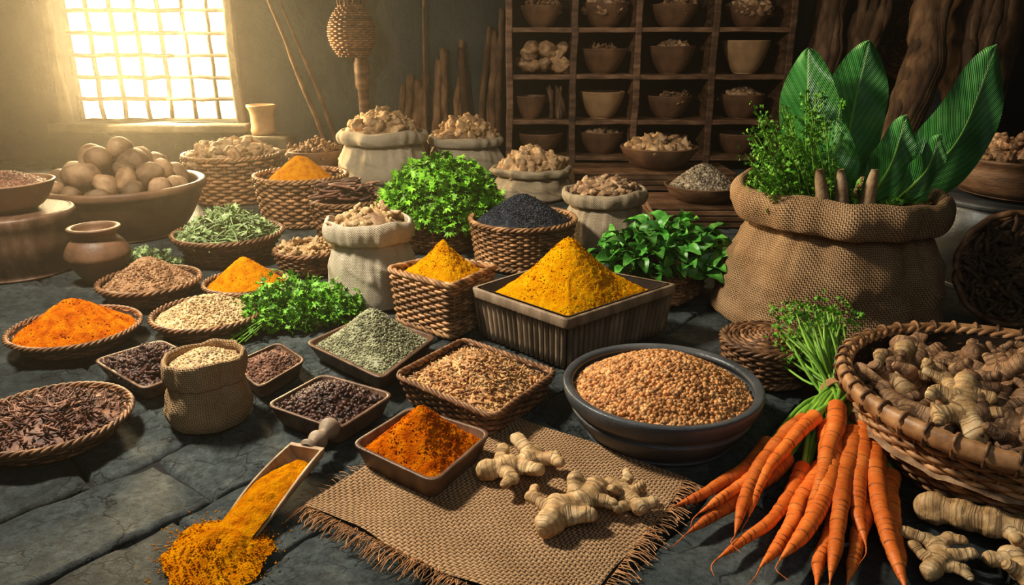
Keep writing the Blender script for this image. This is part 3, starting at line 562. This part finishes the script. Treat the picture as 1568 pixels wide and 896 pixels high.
# carrots
mb=MB(); m2=MB()
tie=np.array([.885,1.86,.085])
CR=[((.66,1.68),(.36,1.43),.03,.024),((.68,1.62),(.365,1.33),.028,.023),((.70,1.58),(.41,1.25),.028,.022),((.75,1.57),(.49,1.22),.028,.025),((.80,1.56),(.57,1.17),.028,.026),((.85,1.55),(.64,1.18),.028,.026),((.91,1.60),(.81,1.38),.03,.025),((.89,1.54),(.75,1.19),.028,.024),
((.70,1.66),(.40,1.38),.075,.026),((.745,1.70),(.46,1.30),.088,.028),((.80,1.68),(.525,1.22),.08,.029),((.85,1.66),(.60,1.16),.078,.029),((.91,1.71),(.71,1.27),.088,.031),((.885,1.62),(.735,1.13),.07,.029),((.83,1.72),(.60,1.30),.118,.028),((.76,1.68),(.50,1.36),.11,.024)]
for i,(a,b,z,r) in enumerate(CR):
    a=np.array(a);b=np.array(b); n=90; t=np.linspace(0,1,n); d=(b-a)/np.linalg.norm(b-a); pr=np.array([-d[1],d[0]])
    bend=rng.uniform(-.035,.035); zt=.012 if z<.05 else .03
    wv=.006*vn(np.stack([t*5,t*0+i*3.3,t*0],-1),i)
    P=np.stack([a[0]+(b-a)[0]*t+pr[0]*(bend*np.sin(pi*t)+wv),a[1]+(b-a)[1]*t+pr[1]*(bend*np.sin(pi*t)+wv),z+(zt-z)*t**1.2],-1)
    rad=r*rng.uniform(.85,1.08)*(np.clip(t/.035,0,1)**.5)*(1-.62*t**1.1)*(1-np.clip((t-.84)/.16,0,1)**1.3*.93)*(1+.06*vn(np.stack([t*25,t*0+i,t*0],-1),i)-.05*(vn(np.stack([t*60,t*0+i,t*0],-1),i+4)>.45)); rad[0]=r*.25
    tube(mb,P,rad,m_car,18,rng.random())
    tail=catmull([P[-1],P[-1]+np.array([d[0]*.02,d[1]*.02,-.005]),P[-1]+np.array([d[0]*.05+rng.normal(0,.015),d[1]*.05,-.008])],6); tail[:,2]=np.maximum(tail[:,2],.002); tube(mb,tail,np.linspace(.0018,.0005,6),m_car,5)
    for k in range(6):
        s=P[1]+rng.normal(0,.004,3); tt=tie+rng.normal(0,.012,3); e=tie+np.array([rng.uniform(-.11,.07)+.02,rng.uniform(.12,.28),rng.uniform(.0,.17)])
        tube(m2,catmull([s,(s+tt)/2+rng.normal(0,.006,3)+[0,0,.02],tt,(tt+e)/2+rng.normal(0,.01,3),e],16),np.linspace(.0068,.003,16),m_stem,6,rng.random())
carrots=mb.build('carrot_bunch',(.8,1.6,0))
pts=[tie+np.array([rng.uniform(-.11,.12),rng.uniform(.12,.30),rng.uniform(.0,.19)]) for i in range(420)]
scatter(m2,LOB,pts,.0115,m_leaf,1.,svar=.5); m2.build('carrot_tops',(.8,1.6,0),carrots)
mb=MB()
for k in range(4):
    a=np.arange(20)/20*2*pi; P=tie+np.stack([.036*np.cos(a),0*a+(k-1.5)*.007,.033*np.sin(a)],-1); tube(mb,P,.004,m_twine,6,closed=True)
mb.build('twine_tie',(.8,1.6,0),carrots)
# scoop
mb=MB(); m2=MB()
th_=math.atan2(-.27,-.085); cd,sd=math.cos(th_),math.sin(th_); org=np.array([-.497,1.60,.064])
def tw(V):
    V=np.asarray(V,float); x=V[...,0];y=V[...,1];z=V[...,2]-V[...,0]*.06
    return np.stack([org[0]+x*cd-y*sd,org[1]+x*sd+y*cd,org[2]+z],-1)
nx=40;na=26; xs=np.linspace(0,.275,nx); V=np.zeros((nx,2*na,3))
for i,x in enumerate(xs):
    f=x/.275; ph=1.62-.75*f**2.2; R=.046+.014*f
    a=np.linspace(-ph,ph,na)
    V[i,:na]=np.stack([np.full(na,x),R*np.sin(a),-R*np.cos(a)],-1); a=a[::-1]; R-=.006
    V[i,na:]=np.stack([np.full(na,x),R*np.sin(a),-R*np.cos(a)],-1)
mb.add(tw(V),[gridF(nx,2*na,wv=True),np.arange(2*na)[None]+(nx-1)*2*na],m_woodl,V[...,:2])
a=np.linspace(-1.62,1.62,26); bk=np.concatenate([np.stack([0*a+.006,.046*np.sin(a),-.046*np.cos(a)],-1),np.stack([0*a-.006,.046*np.sin(a),-.046*np.cos(a)],-1)])
mb.add(tw(bk),[np.arange(26)[None],(np.arange(26)+26)[None],np.array([[i,i+1,i+27,i+26] for i in range(25)]+[[25,0,26,51]])],m_woodl,sm=False)
pr=catmull([(0,.02),(-.012,.027),(-.022,.015),(-.035,.02),(-.05,.026),(-.065,.02),(-.075,.013),(-.09,.022),(-.105,.028),(-.122,.022),(-.13,.006)],40)
a=np.arange(24)/24*2*pi; V=np.stack([np.broadcast_to(pr[:,0:1],(40,24)),pr[:,1:2]*np.cos(a),pr[:,1:2]*np.sin(a)-.012],-1); mb.add(tw(V),[gridF(40,24,wv=True),np.arange(24)[None]+39*24],m_woodg,V[...,:2])
xs=np.linspace(.02,.30,140); ys=np.linspace(-1,1,70); X,Yg=np.meshgrid(xs,ys,indexing='ij'); f=(X-.02)/.28; Rr=.0395+.0135*np.clip(X/.275,0,1)
hgt=.034*(1-np.clip(f/.45,0,1))**1.3+.016*f**2; zc=-Rr+.006+np.maximum(.034-hgt,.0); wdt=np.sqrt(np.clip(Rr**2-zc**2,1e-6,1))
yy=Yg*wdt; zz=zc+.012*(1-Yg**2)+.010*fbm(np.stack([X,yy,0*X],-1)*55,4)*(1-Yg**2)
V=np.stack([X,yy,zz],-1); m2.add(tw(V),gridF(140,70),m_tur2,V[...,:2])
finish(mb,'wooden_scoop',m2,'scooped_turmeric',(org[0],org[1],0))
mb=MB(); O=circ(.105,160,jit=.4,seed=3); c=(-.605,1.285); heap(mb,c,O,-.003,.05,.35,m_tur2,.008,50,nr=100,N=280,seed=8,off=(.01,.03))
scatter(mb,CR1,np.concatenate([heappts(c,O*1.0,.0,.04,.4,900,0,1),heappts(c,O*1.12,.001,.0,.4,900,0,1),heappts(c,O*1.45,.001,.0,.4,260,0,1)]),.0016,m_tur2,1,True,svar=.8)
mb.build('spilled_turmeric',(c[0],c[1],0))
# herbs on the floor
mb=MB(); herb(mb,(-.80,2.64),.25,.15,.0,.13,1500,.02,m_leaf,LOB,90,rot=.2)
for i in range(40):
    a=rng.uniform(pi*.8,pi*1.35); b=np.array([-.8,2.60,.05]); e=b+np.array([math.cos(a)*rng.uniform(.2,.31),math.sin(a)*rng.uniform(.2,.3),-.04]); P=catmull([b,(b+e)/2+[0,0,.02],e],8); tube(mb,P,.002,m_stem,5,rng.random()); scatter(mb,LOB,P[4:]+rng.normal(0,.008,(4,3))+[0,0,.008],.014,m_leaf,.8)
mb.build('fresh_coriander_bunch',(-.8,2.64,0))
mb=MB(); herb(mb,(-1.66,3.30),.14,.06,0,.08,450,.016,m_leafd,LOB,60,rot=.1); mb.build('thyme_sprig_bunch',(-1.66,3.30,0))
# ---------------------------------------------------------------- mid containers
def lsack(name,X,Y,R,h,mat,pm,protos,n,sc,H,seed,full=False,fold=.08,cuff=.22,extra=0):
    mb=MB(); sack(mb,(X,Y),R,h,R*1.0,mat,seed,cuff,fold,fill=.88); m2=MB(); O=circ(R*.86); heap(m2,(X,Y),O,h*.9,H,.6,m_chunkd if pm!=m_chunkd else m_liner,.01,20)
    mound_pieces(m2,protos,(X,Y),O,h*.92,H,.6,n,sc,pm,2,.5,.9)
    if extra: mound_pieces(m2,KNOB,(X,Y),O,h*.95,H,.6,extra,.045,m_chunk,2,.6,.9)
    return finish(mb,name,m2,'dried_roots',(X,Y,0))
lsack('linen_sack_of_ginger',-.56,2.88,.165,.33,m_linen,m_gin,GSM,10,.55,.05,11,cuff=.2)
lsack('linen_sack_of_dried_mushrooms',.47,3.76,.2,.29,m_linend,m_chunkd,KNOB,90,.024,.06,12)
lsack('linen_sack_of_roots',-.96,5.66,.31,.36,m_linen,m_gin,GSM,16,.6,.13,13,extra=45)
lsack('linen_sack_of_roots',-.36,5.98,.28,.28,m_linen,m_gin,GSM,16,.6,.13,14,extra=40)
lsack('linen_sack_of_roots',.13,4.98,.25,.2,m_linend,m_gin,GSM,12,.55,.10,15,extra=34)
def wpieces(name,cname,X,Y,h,R,pm,protos,n,sc,H,rows=10,ns=30,wm=m_wicker,s0=.82,bul=.03,e=.6,tilt=.5,base=None,extra=0):
    mb=MB(); O=circ(R,96,jit=.01,seed=X); wicker(mb,(X,Y),O,h,s0,rows,ns,wm,bul); m2=MB(); heap(m2,(X,Y),O*.93,h*.85,H*.7,e,base or pm,.01,20); mound_pieces(m2,protos,(X,Y),O,h*.88,H,e,n,sc,pm,2,tilt,.86)
    if extra: mound_pieces(m2,KNOB,(X,Y),O,h*.92,H,e,extra,.042,m_chunk,2,.6,.88)
    return finish(mb,name,m2,cname,(X,Y,0))
wpieces('wicker_basket_of_ginger_pieces','ginger_pieces',-.93,3.30,.09,.145,m_gin,GSM,20,.38,.05,6,24,m_wickerd)
wpieces('wicker_basket_of_root_chunks','root_chunks',-1.82,4.91,.29,.30,m_gin,GSM,14,.6,.09,11,30,m_wicker,extra=45)
wb('tall_wicker_basket_of_orange_powder','orange_powder_cone',-1.21,4.29,.26,.255,m_tur2,.18,.2,.86,11,32,m_wicker)
mb=MB(); c=(-.88,3.93); O=circ(.18); wicker(mb,c,O,.19,.85,9,26,m_wickerd); m2=MB(); heap(m2,c,O*.92,.15,.04,.6,m_clo,.01,20)
for i in range(90):
    a=rng.uniform(-.6,.9); p=np.array([c[0]+rng.uniform(-.11,.11),c[1]+rng.uniform(-.11,.11),.2+rng.uniform(0,.08)]); l=rng.uniform(.05,.09); d=np.array([math.cos(a),math.sin(a)*.8,rng.uniform(-.15,.35)]); P=catmull([p-d*l,p+rng.normal(0,.01,3),p+d*l],8); tube(m2,P,.007*(1+.3*vn(P*60)),m_dark,6,rng.random())
finish(mb,'wicker_basket_of_cinnamon_sticks',m2,'cinnamon_sticks',(c[0],c[1],0))
mb=MB(); c=(-.37,3.73); O=circ(.19); wicker(mb,c,O,.20,.9,10,28,m_wicker); m2=MB(); herb(m2,(c[0]+.02,c[1]-.02),.33,.24,.17,.26,3600,.033,m_lett,LOB,60,low=.55,drape=.10,zn=.09,tilt=.7); finish(mb,'wicker_basket_of_parsley',m2,'parsley',(c[0],c[1],0))
mb=MB(); c=(.05,3.45); O=circ(.245); wicker(mb,c,O,.2,.88,12,40,m_wicker); m2=MB(); heap(m2,c,O*.94,.175,.135,.25,m_blk,.004,45); scatter(m2,OV,heappts(c,O*.92,.175,.135,.25,4200,0,1,.003),.005,m_blk,.4); finish(mb,'wicker_basket_of_black_seeds',m2,'black_seed_heap',(c[0],c[1],0))
cs=[(.42,2.98),(.60,3.16),(.82,2.98),(.65,2.77)]; c,O=quad(cs,.04); mb=MB(); wicker(mb,c,O,.18,.92,10,28,m_wicker); m2=MB(); herb(m2,(c[0],c[1]-.03),.26,.22,.15,.13,380,.072,m_leafb,OVL,30,low=.3,tilt=.5,drape=.04); finish(mb,'wicker_basket_of_basil',m2,'basil_leaves',(c[0],c[1],0))
mb=MB(); c=(-1.36,3.5); O=circ(.25); wicker(mb,c,O,.12,.7,8,30,m_wickerd); m2=MB(); heap(m2,c,O*.92,.08,.06,.6,m_leafd,.01,20)
for i in range(420):
    p=heappts(c,O*.85,.1,.11,.7,1)[0]; a=rng.uniform(0,2*pi); l=rng.uniform(.03,.07); d=np.array([math.cos(a),math.sin(a),rng.uniform(-.2,.3)]); P=catmull([p-d*l,p+rng.normal(0,.015,3),p+d*l],7); tube(m2,P,.008*np.sin(np.linspace(.2,pi-.1,7)),m_leafd,5,rng.random(),flat=.3)
scatter(m2,LOB,heappts(c,O*.85,.11,.12,.7,260),.025,m_leafd,.8)
finish(mb,'wicker_bowl_of_dried_herbs',m2,'dried_herb_heap',(c[0],c[1],0))
mb=MB(); claybowl(mb,(-1.55,5.95),.22,.17,m_clay); m2=MB(); mound_pieces(m2,GSM,(-1.55,5.95),circ(.2),.15,.08,.6,24,.6,m_gind); finish(mb,'clay_bowl_of_roots',m2,'root_pieces',(-1.55,5.95,0))
c=(-2.10,4.02); mb=MB(); O=circ(.41,96)
loft(mb,c,O,[(0,0),(.66,0),(.70,.01),(.82,.08),(.92,.16),(.97,.215),(1.0,.225),(1.03,.24),(1.03,.265),(1.0,.275),(.95,.27),(.92,.25),(.88,.18),(0,.15)],m_clay,0,smooth=50,wob=.01)
m2=MB(); heap(m2,c,O*.9,.18,.06,.6,m_pot,.01,20)
for ring,(n,rr_,z) in enumerate(((13,.30,.25),(10,.19,.31),(6,.10,.38),(1,0,.42))):
    a=np.arange(n)/n*2*pi+ring; scatter(m2,ROUND,np.stack([c[0]+rr_*np.cos(a)+rng.normal(0,.015,n),c[1]+rr_*np.sin(a)+rng.normal(0,.015,n),z+rng.normal(0,.012,n)],-1),.07,m_pot,1,svar=.25)
finish(mb,'clay_basin_of_potatoes',m2,'potatoes',(c[0],c[1],0))
mb=MB(); c=(-1.79,3.13); loft(mb,c,circ(.115,72),[(0,0),(.55,0),(.62,.01),(.85,.05),(1.1,.1),(1.12,.13),(.95,.17),(.72,.195),(.7,.205),(.85,.22),(.92,.235),(.85,.24),(.72,.235),(.6,.2),(0,.17)],m_clay,0,smooth=60); mb.build('clay_jar',(c[0],c[1],0))
mb=MB(); c=(-2.24,3.28); loft(mb,c,circ(.25,72),[(0,0),(.8,0),(.85,.02),(.98,.12),(1,.2),(1.04,.24),(1.04,.27),(.98,.28),(.9,.278),(0,.278)],m_woodd,0,smooth=50); mb.build('dark_wooden_tub',(c[0],c[1],0))
mb=MB(); claybowl(mb,c,.20,.12,m_clay,.285,s0=.6); m2=MB(); O=circ(.18); heap(m2,c,O,.385,.06,.5,m_dark,.003,40); scatter(m2,OV,heappts(c,O*.97,.385,.06,.5,1200,0,1,.002),.007,m_dark,.4); finish(mb,'clay_bowl_of_dark_seeds',m2,'dark_seeds',(c[0],c[1],.285))
def crate(name,c,s):
    mb=MB()
    n=3
    for k in range(n):
        z=c[2]-s[2]/2+s[2]*(k+.5)/n
        for sy in (-1,1): box(mb,(c[0],c[1]+sy*(s[1]/2-.01),z),(s[0],.02,s[2]/n-.006),m_wood,.004,rnd=rng.random())
        for sx in (-1,1): box(mb,(c[0]+sx*(s[0]/2-.01),c[1],z),(.02,s[1]-.04,s[2]/n-.006),m_wood,.004,rnd=rng.random())
    for k in range(4): box(mb,(c[0],c[1]-s[1]/2+s[1]*(k+.5)/4,c[2]+s[2]/2+.006),(s[0]+.02,s[1]/4-.006,.014),m_wood,.004,rnd=rng.random())
    return mb.build(name,c)
crate('wooden_crate',(1.06,4.3,.05),(.56,.46,.10))
mb=MB(); claybowl(mb,(1.10,4.30),.22,.09,m_wood,.115,s0=.6); m2=MB(); O=circ(.195); heap(m2,(1.10,4.3),O,.185,.13,.3,m_pep,.003,40); scatter(m2,SPH,heappts((1.10,4.3),O*.98,.185,.13,.3,2200,0,1,.003),.0085,m_pep,.4); finish(mb,'wooden_bowl_of_peppercorns',m2,'peppercorn_heap',(1.10,4.30,.115))
crate('wooden_crate',(.98,5.38,.055),(1.1,.46,.11))
mb=MB(); claybowl(mb,(1.04,5.38),.27,.15,m_clay,.125,s0=.5); m2=MB(); mound_pieces(m2,GSM,(1.04,5.38),circ(.24),.24,.09,.6,18,.5,m_gin); mound_pieces(m2,KNOB,(1.04,5.38),circ(.24),.25,.09,.6,30,.04,m_chunk,2,.6,.9); finish(mb,'clay_bowl_of_root_slices',m2,'root_slices',(1.04,5.38,.125))
# ---------------------------------------------------------------- shelf
mb=MB(); y0,y1=5.95,6.32; ym=(y0+y1)/2; D=y1-y0
cols=[-.02,.47,.95,1.53,2.10]; lev=[.10,.38,.72,1.06,1.42,1.78]
for x in cols: box(mb,(x,ym,.95),(.05,D,1.9),m_wood,.006,rnd=rng.random(),wob=.008,cuts=14)
for z in lev: box(mb,((cols[0]+cols[-1])/2,ym,z),(cols[-1]-cols[0],D-.02,.036),m_wood,.005,rnd=rng.random(),wob=.008,cuts=14)
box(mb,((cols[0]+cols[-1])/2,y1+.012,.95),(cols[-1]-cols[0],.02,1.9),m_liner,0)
shelf=mb.build('wooden_cubby_shelf',(1.04,ym,0))
def sb(x,z,R,h,mat,cont=None,sc=.5,n=10,pm=m_gind):
    mb=MB(); R=min(R,D/2*.98); y=y0+R; claybowl(mb,(x,y),R,h,mat,z,s0=.45,seed=x+z); m2=None
    if cont is not None:
        m2=MB(); heap(m2,(x,y),circ(R*.85),z+h*.75,.03,.6,pm,.01,20); mound_pieces(m2,cont,(x,y),circ(R*.85),z+h*.85,.06,.6,n,sc,pm)
    finish(mb,'clay_bowl',m2,'dried_goods',(x,y,z))
xc=[.225,.71,1.24,1.815]
b_=lambda k:lev[k]+.021
sb(xc[1],b_(2),.18,.18,m_clay,GSM,.45,10); sb(xc[2],b_(2),.20,.2,m_clay,KNOB,.03,30,m_chunkd); sb(xc[3],b_(2),.23,.24,m_clayt)
sb(xc[0]-.08,b_(1),.12,.17,m_clay); sb(xc[1],b_(1),.18,.2,m_clayt); sb(xc[2],b_(1),.19,.17,m_clay,GSM,.45,9); sb(xc[3],b_(1),.22,.18,m_clay,KNOB,.035,50,m_chunkd)
sb(xc[0],b_(0),.18,.16,m_clay); sb(xc[1],b_(0),.18,.17,m_clay,KNOB,.03,20,m_chunkd); sb(xc[2],b_(0),.17,.14,m_clay); sb(xc[3],b_(0),.2,.16,m_clay)
sb(xc[1],b_(3),.18,.17,m_clay,KNOB,.045,50,m_chunkd); sb(xc[2],b_(3),.2,.16,m_clay,GSM,.5,18); sb(xc[3],b_(3),.22,.15,m_clay,KNOB,.045,60,m_chunkd); sb(xc[0],b_(3),.16,.15,m_clay,GSM,.5,12)
mb=MB()
for dx in (-.1,.02,.13):
    scatter(mb,KNOB,[(xc[0]+dx,ym-.06,b_(2)+.07),(xc[0]+dx+.02,ym-.05,b_(2)+.17)],.085,m_chunkd,.4)
mb.build('knobbly_roots',(xc[0],ym,b_(2)))
mb=MB()
for i in range(9):
    x=xc[0]+.12+rng.uniform(-.05,.05); tube(mb,catmull([(x,ym-.1+rng.uniform(-.05,.05),b_(1)),(x+rng.normal(0,.01),ym-.1,b_(1)+.1),(x+rng.normal(0,.02),ym-.1,b_(1)+rng.uniform(.18,.26))],8),.013,m_bark,7,rng.random())
mb.build('stick_bundle',(xc[0]+.12,ym,b_(1)))
# ---------------------------------------------------------------- sticks, hanging things
def stick(mb,a,b,r,mat=m_bark,taper=.7,n=26,wob=.02,rv=.18):
    a=np.array(a,float);b=np.array(b,float); t=np.linspace(0,1,n); P=a+(b-a)*t[:,None]+wob*np.stack([vn(np.stack([t*4,t*0+a[0]*9,t*0],-1),k) for k in (1,2,3)],-1)*np.sin(pi*t)[:,None]
    tube(mb,P,r*(1-(1-taper)*t)*(1+rv*vn(np.stack([t*18,t*0+a[0]*7,t*0],-1),5)),mat,14,rng.random())
mb=MB(); stick(mb,(-1.50,6.3,0),(-1.98,6.43,1.4),.02); stick(mb,(-1.40,6.3,0),(-1.86,6.43,1.3),.017); mb.build('leaning_poles',(-1.5,6.3,0))
mb=MB()
for i in range(15):
    x=-.98+i*.063; z=.68+.5*max(0,(i-3)/12)+rng.uniform(-.1,.12); stick(mb,(x+rng.uniform(-.02,.02),6.36-.02*(i%3),0),(min(x+rng.uniform(-.08,.12),-.08),6.44,z),rng.uniform(.025,.045),taper=.85)
stick(mb,(-.72,6.36,0),(-.70,6.42,1.45),.014)
mb.build('leaning_firewood',(-.5,6.4,0))
mb=MB(); c=(-1.25,6.2); O=circ(.175,72)
for k in range(24):
    f=(k+.5)/24; r=math.sin(pi*min(1,f*.8+.14))**.7; z=.86+.40*f; u=np.arange(28*6)/(28*6); o=oat(O,u); d=o/.175; xy=np.array(c)+o*r+d*(.008*np.cos(pi*(28*u+k)))[:,None]; tube(mb,np.concatenate([xy,np.full((len(u),1),z)],1),.0092,m_wickerd,6,rng.random(),closed=True)
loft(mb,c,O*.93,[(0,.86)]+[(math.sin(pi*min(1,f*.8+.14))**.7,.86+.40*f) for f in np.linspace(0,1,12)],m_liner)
for i in range(26):
    a=rng.uniform(0,2*pi); r=rng.uniform(0,.1); tube(mb,catmull([(c[0]+r*math.cos(a),c[1]+r*math.sin(a),1.2),(c[0]+r*1.2*math.cos(a),c[1]+r*1.2*math.sin(a),1.3),(c[0]+r*1.8*math.cos(a),c[1]+r*1.8*math.sin(a),1.4)],6),.01,m_bark,6,rng.random())
tube(mb,[(c[0],c[1],1.25),(c[0],c[1],2.0),(c[0],c[1],2.8)],.008,m_twine,6)
mb.build('hanging_wicker_basket',(c[0],c[1],1.0))
mb=MB(); loft(mb,(-1.22,6.36),circ(.06,32),[(0,0),(1,0),(1,.3),(.7,.33),(.75,.6),(1,.63),(1.05,.8),(.8,.84),(.9,.85),(0,.85)],m_wood,0,wob=.05); mb.build('carved_wooden_post',(-1.22,6.36,0))
for a,b,r in (((2.40,6.15,0),(2.52,6.25,1.75),.11),((2.70,6.15,0),(2.78,6.22,1.75),.13),((2.45,4.9,0),(2.80,5.2,1.6),.10),((2.98,5.1,0),(3.08,5.3,1.7),.14),((3.62,6.05,0),(3.7,6.15,1.75),.15)):
    mb=MB(); stick(mb,a,b,r,wob=.06,taper=.9,n=90,rv=.22)
    for q in range(7):
        w=rng.uniform(-2.6,-.5); dx,dy=r*.85*math.cos(w),r*.85*math.sin(w); stick(mb,(a[0]+dx,a[1]+dy,0),(b[0]+dx*.9,b[1]+dy*.9,b[2]),r*.3,wob=.07,taper=.9,n=70,rv=.4)
    mb.build('tree_trunk',a)
def disc(name,c,R,nrm):
    mb=MB(); nrm=np.array(nrm,float); nrm/=np.linalg.norm(nrm); a=np.cross(nrm,[0,0,1.]); a/=np.linalg.norm(a); b2=np.cross(nrm,a); c=np.array(c,float)
    for k in range(9):
        r=R*(k+1)/9; n=int(30+60*k/9); t=np.arange(n)/n*2*pi; P=c+np.outer(r*np.cos(t),a)+np.outer(r*np.sin(t),b2)+np.outer(.006*np.cos(t*14+k*pi),nrm)+nrm*(.03 if k==8 else 0); tube(mb,P,R/9*.55,m_wickerd,6,rng.random(),closed=True)
    for k in range(160):
        t=rng.uniform(0,2*pi);r=R*.85*math.sqrt(rng.random()); p=c+a*r*math.cos(t)+b2*r*math.sin(t)+nrm*.03; d=a*rng.normal()+b2*rng.normal(); d/=np.linalg.norm(d); tube(mb,catmull([p-d*.03,p+rng.normal(0,.01,3),p+d*.03],6),.008,m_bark,5,rng.random())
    mb.build(name,tuple(c))
disc('woven_bark_disc',(3.25,6.40,1.02),.34,(0,-1,0)); disc('woven_bark_disc',(1.80,2.60,.21),.2,(-.1,-1,.25))
mb=MB(); c=(2.16,3.12); loft(mb,c,circ(.36,80),[(0,0),(.82,0),(.86,.02),(.98,.12),(1.02,.22),(1.,.3),(.96,.345),(1.0,.355),(1.01,.37),(.96,.375),(.9,.37),(0,.37)],m_bowl,0,smooth=60); mb.build('dark_clay_vat',(c[0],c[1],0))
mb=MB(); claybowl(mb,c,.33,.15,m_wood,.39,s0=.75); m2=MB(); heap(m2,c,circ(.29),.49,.05,.6,m_chunkd,.01,20); mound_pieces(m2,GSM,c,circ(.29),.52,.07,.7,26,.7,m_gind); finish(mb,'wooden_bowl_of_roots',m2,'brown_roots',(c[0],c[1],.39))
# ---------------------------------------------------------------- light / camera
def area(name,loc,tgt,size,energy,col,sy=None):
    l=bpy.data.lights.new(name,'AREA'); l.energy=energy; l.size=size; l.color=col
    if sy: l.shape='RECTANGLE'; l.size_y=sy
    o=bpy.data.objects.new(name,l); SC.collection.objects.link(o); o.location=loc
    o.rotation_euler=(Vector(tgt)-Vector(loc)).to_track_quat('-Z','Y').to_euler()
    return o
area('window_daylight',(-3.03,6.40,1.05),(-.4,3.0,.2),1.2,250,(1,.76,.42),1.2)
area('skylight',(-1.8,2.35,2.3),(.15,2.1,0),.35,128,(1,.91,.76))
area('shelf_fill_light',(.8,4.0,2.7),(.8,5.4,0),1.0,16,(1,.82,.58))  # added fill to brighten the back shelf, no actual ceiling fixture
area('front_fill_light',(.4,-.5,2.0),(.0,2.3,0),1.6,13,(.82,.93,1))  # added cool fill from behind the camera, no actual doorway there
w=bpy.data.worlds.new('World'); SC.world=w; w.use_nodes=True; wn=w.node_tree; wn.nodes['Background'].inputs[0].default_value=(.5,.72,.85,1); wn.nodes['Background'].inputs[1].default_value=.12
vs=wn.nodes.new('ShaderNodeVolumeScatter'); vs.inputs['Color'].default_value=(1,.9,.72,1); vs.inputs['Density'].default_value=.011; vs.inputs['Anisotropy'].default_value=.76
wn.links.new(vs.outputs[0],wn.nodes['World Output'].inputs['Volume'])
cam=bpy.data.cameras.new('Camera'); cam.lens=26.4; cam.sensor_width=36; co=bpy.data.objects.new('Camera',cam); SC.collection.objects.link(co); co.location=(0,0,1); co.rotation_euler=(math.radians(90-18.7),0,0); SC.camera=co
SC.view_settings.view_transform='Standard'
try: SC.view_settings.look='Medium High Contrast'
except Exception as ex: print(ex)
print('faces',sum(len(o.data.polygons) for o in SC.objects if o.type=='MESH'))
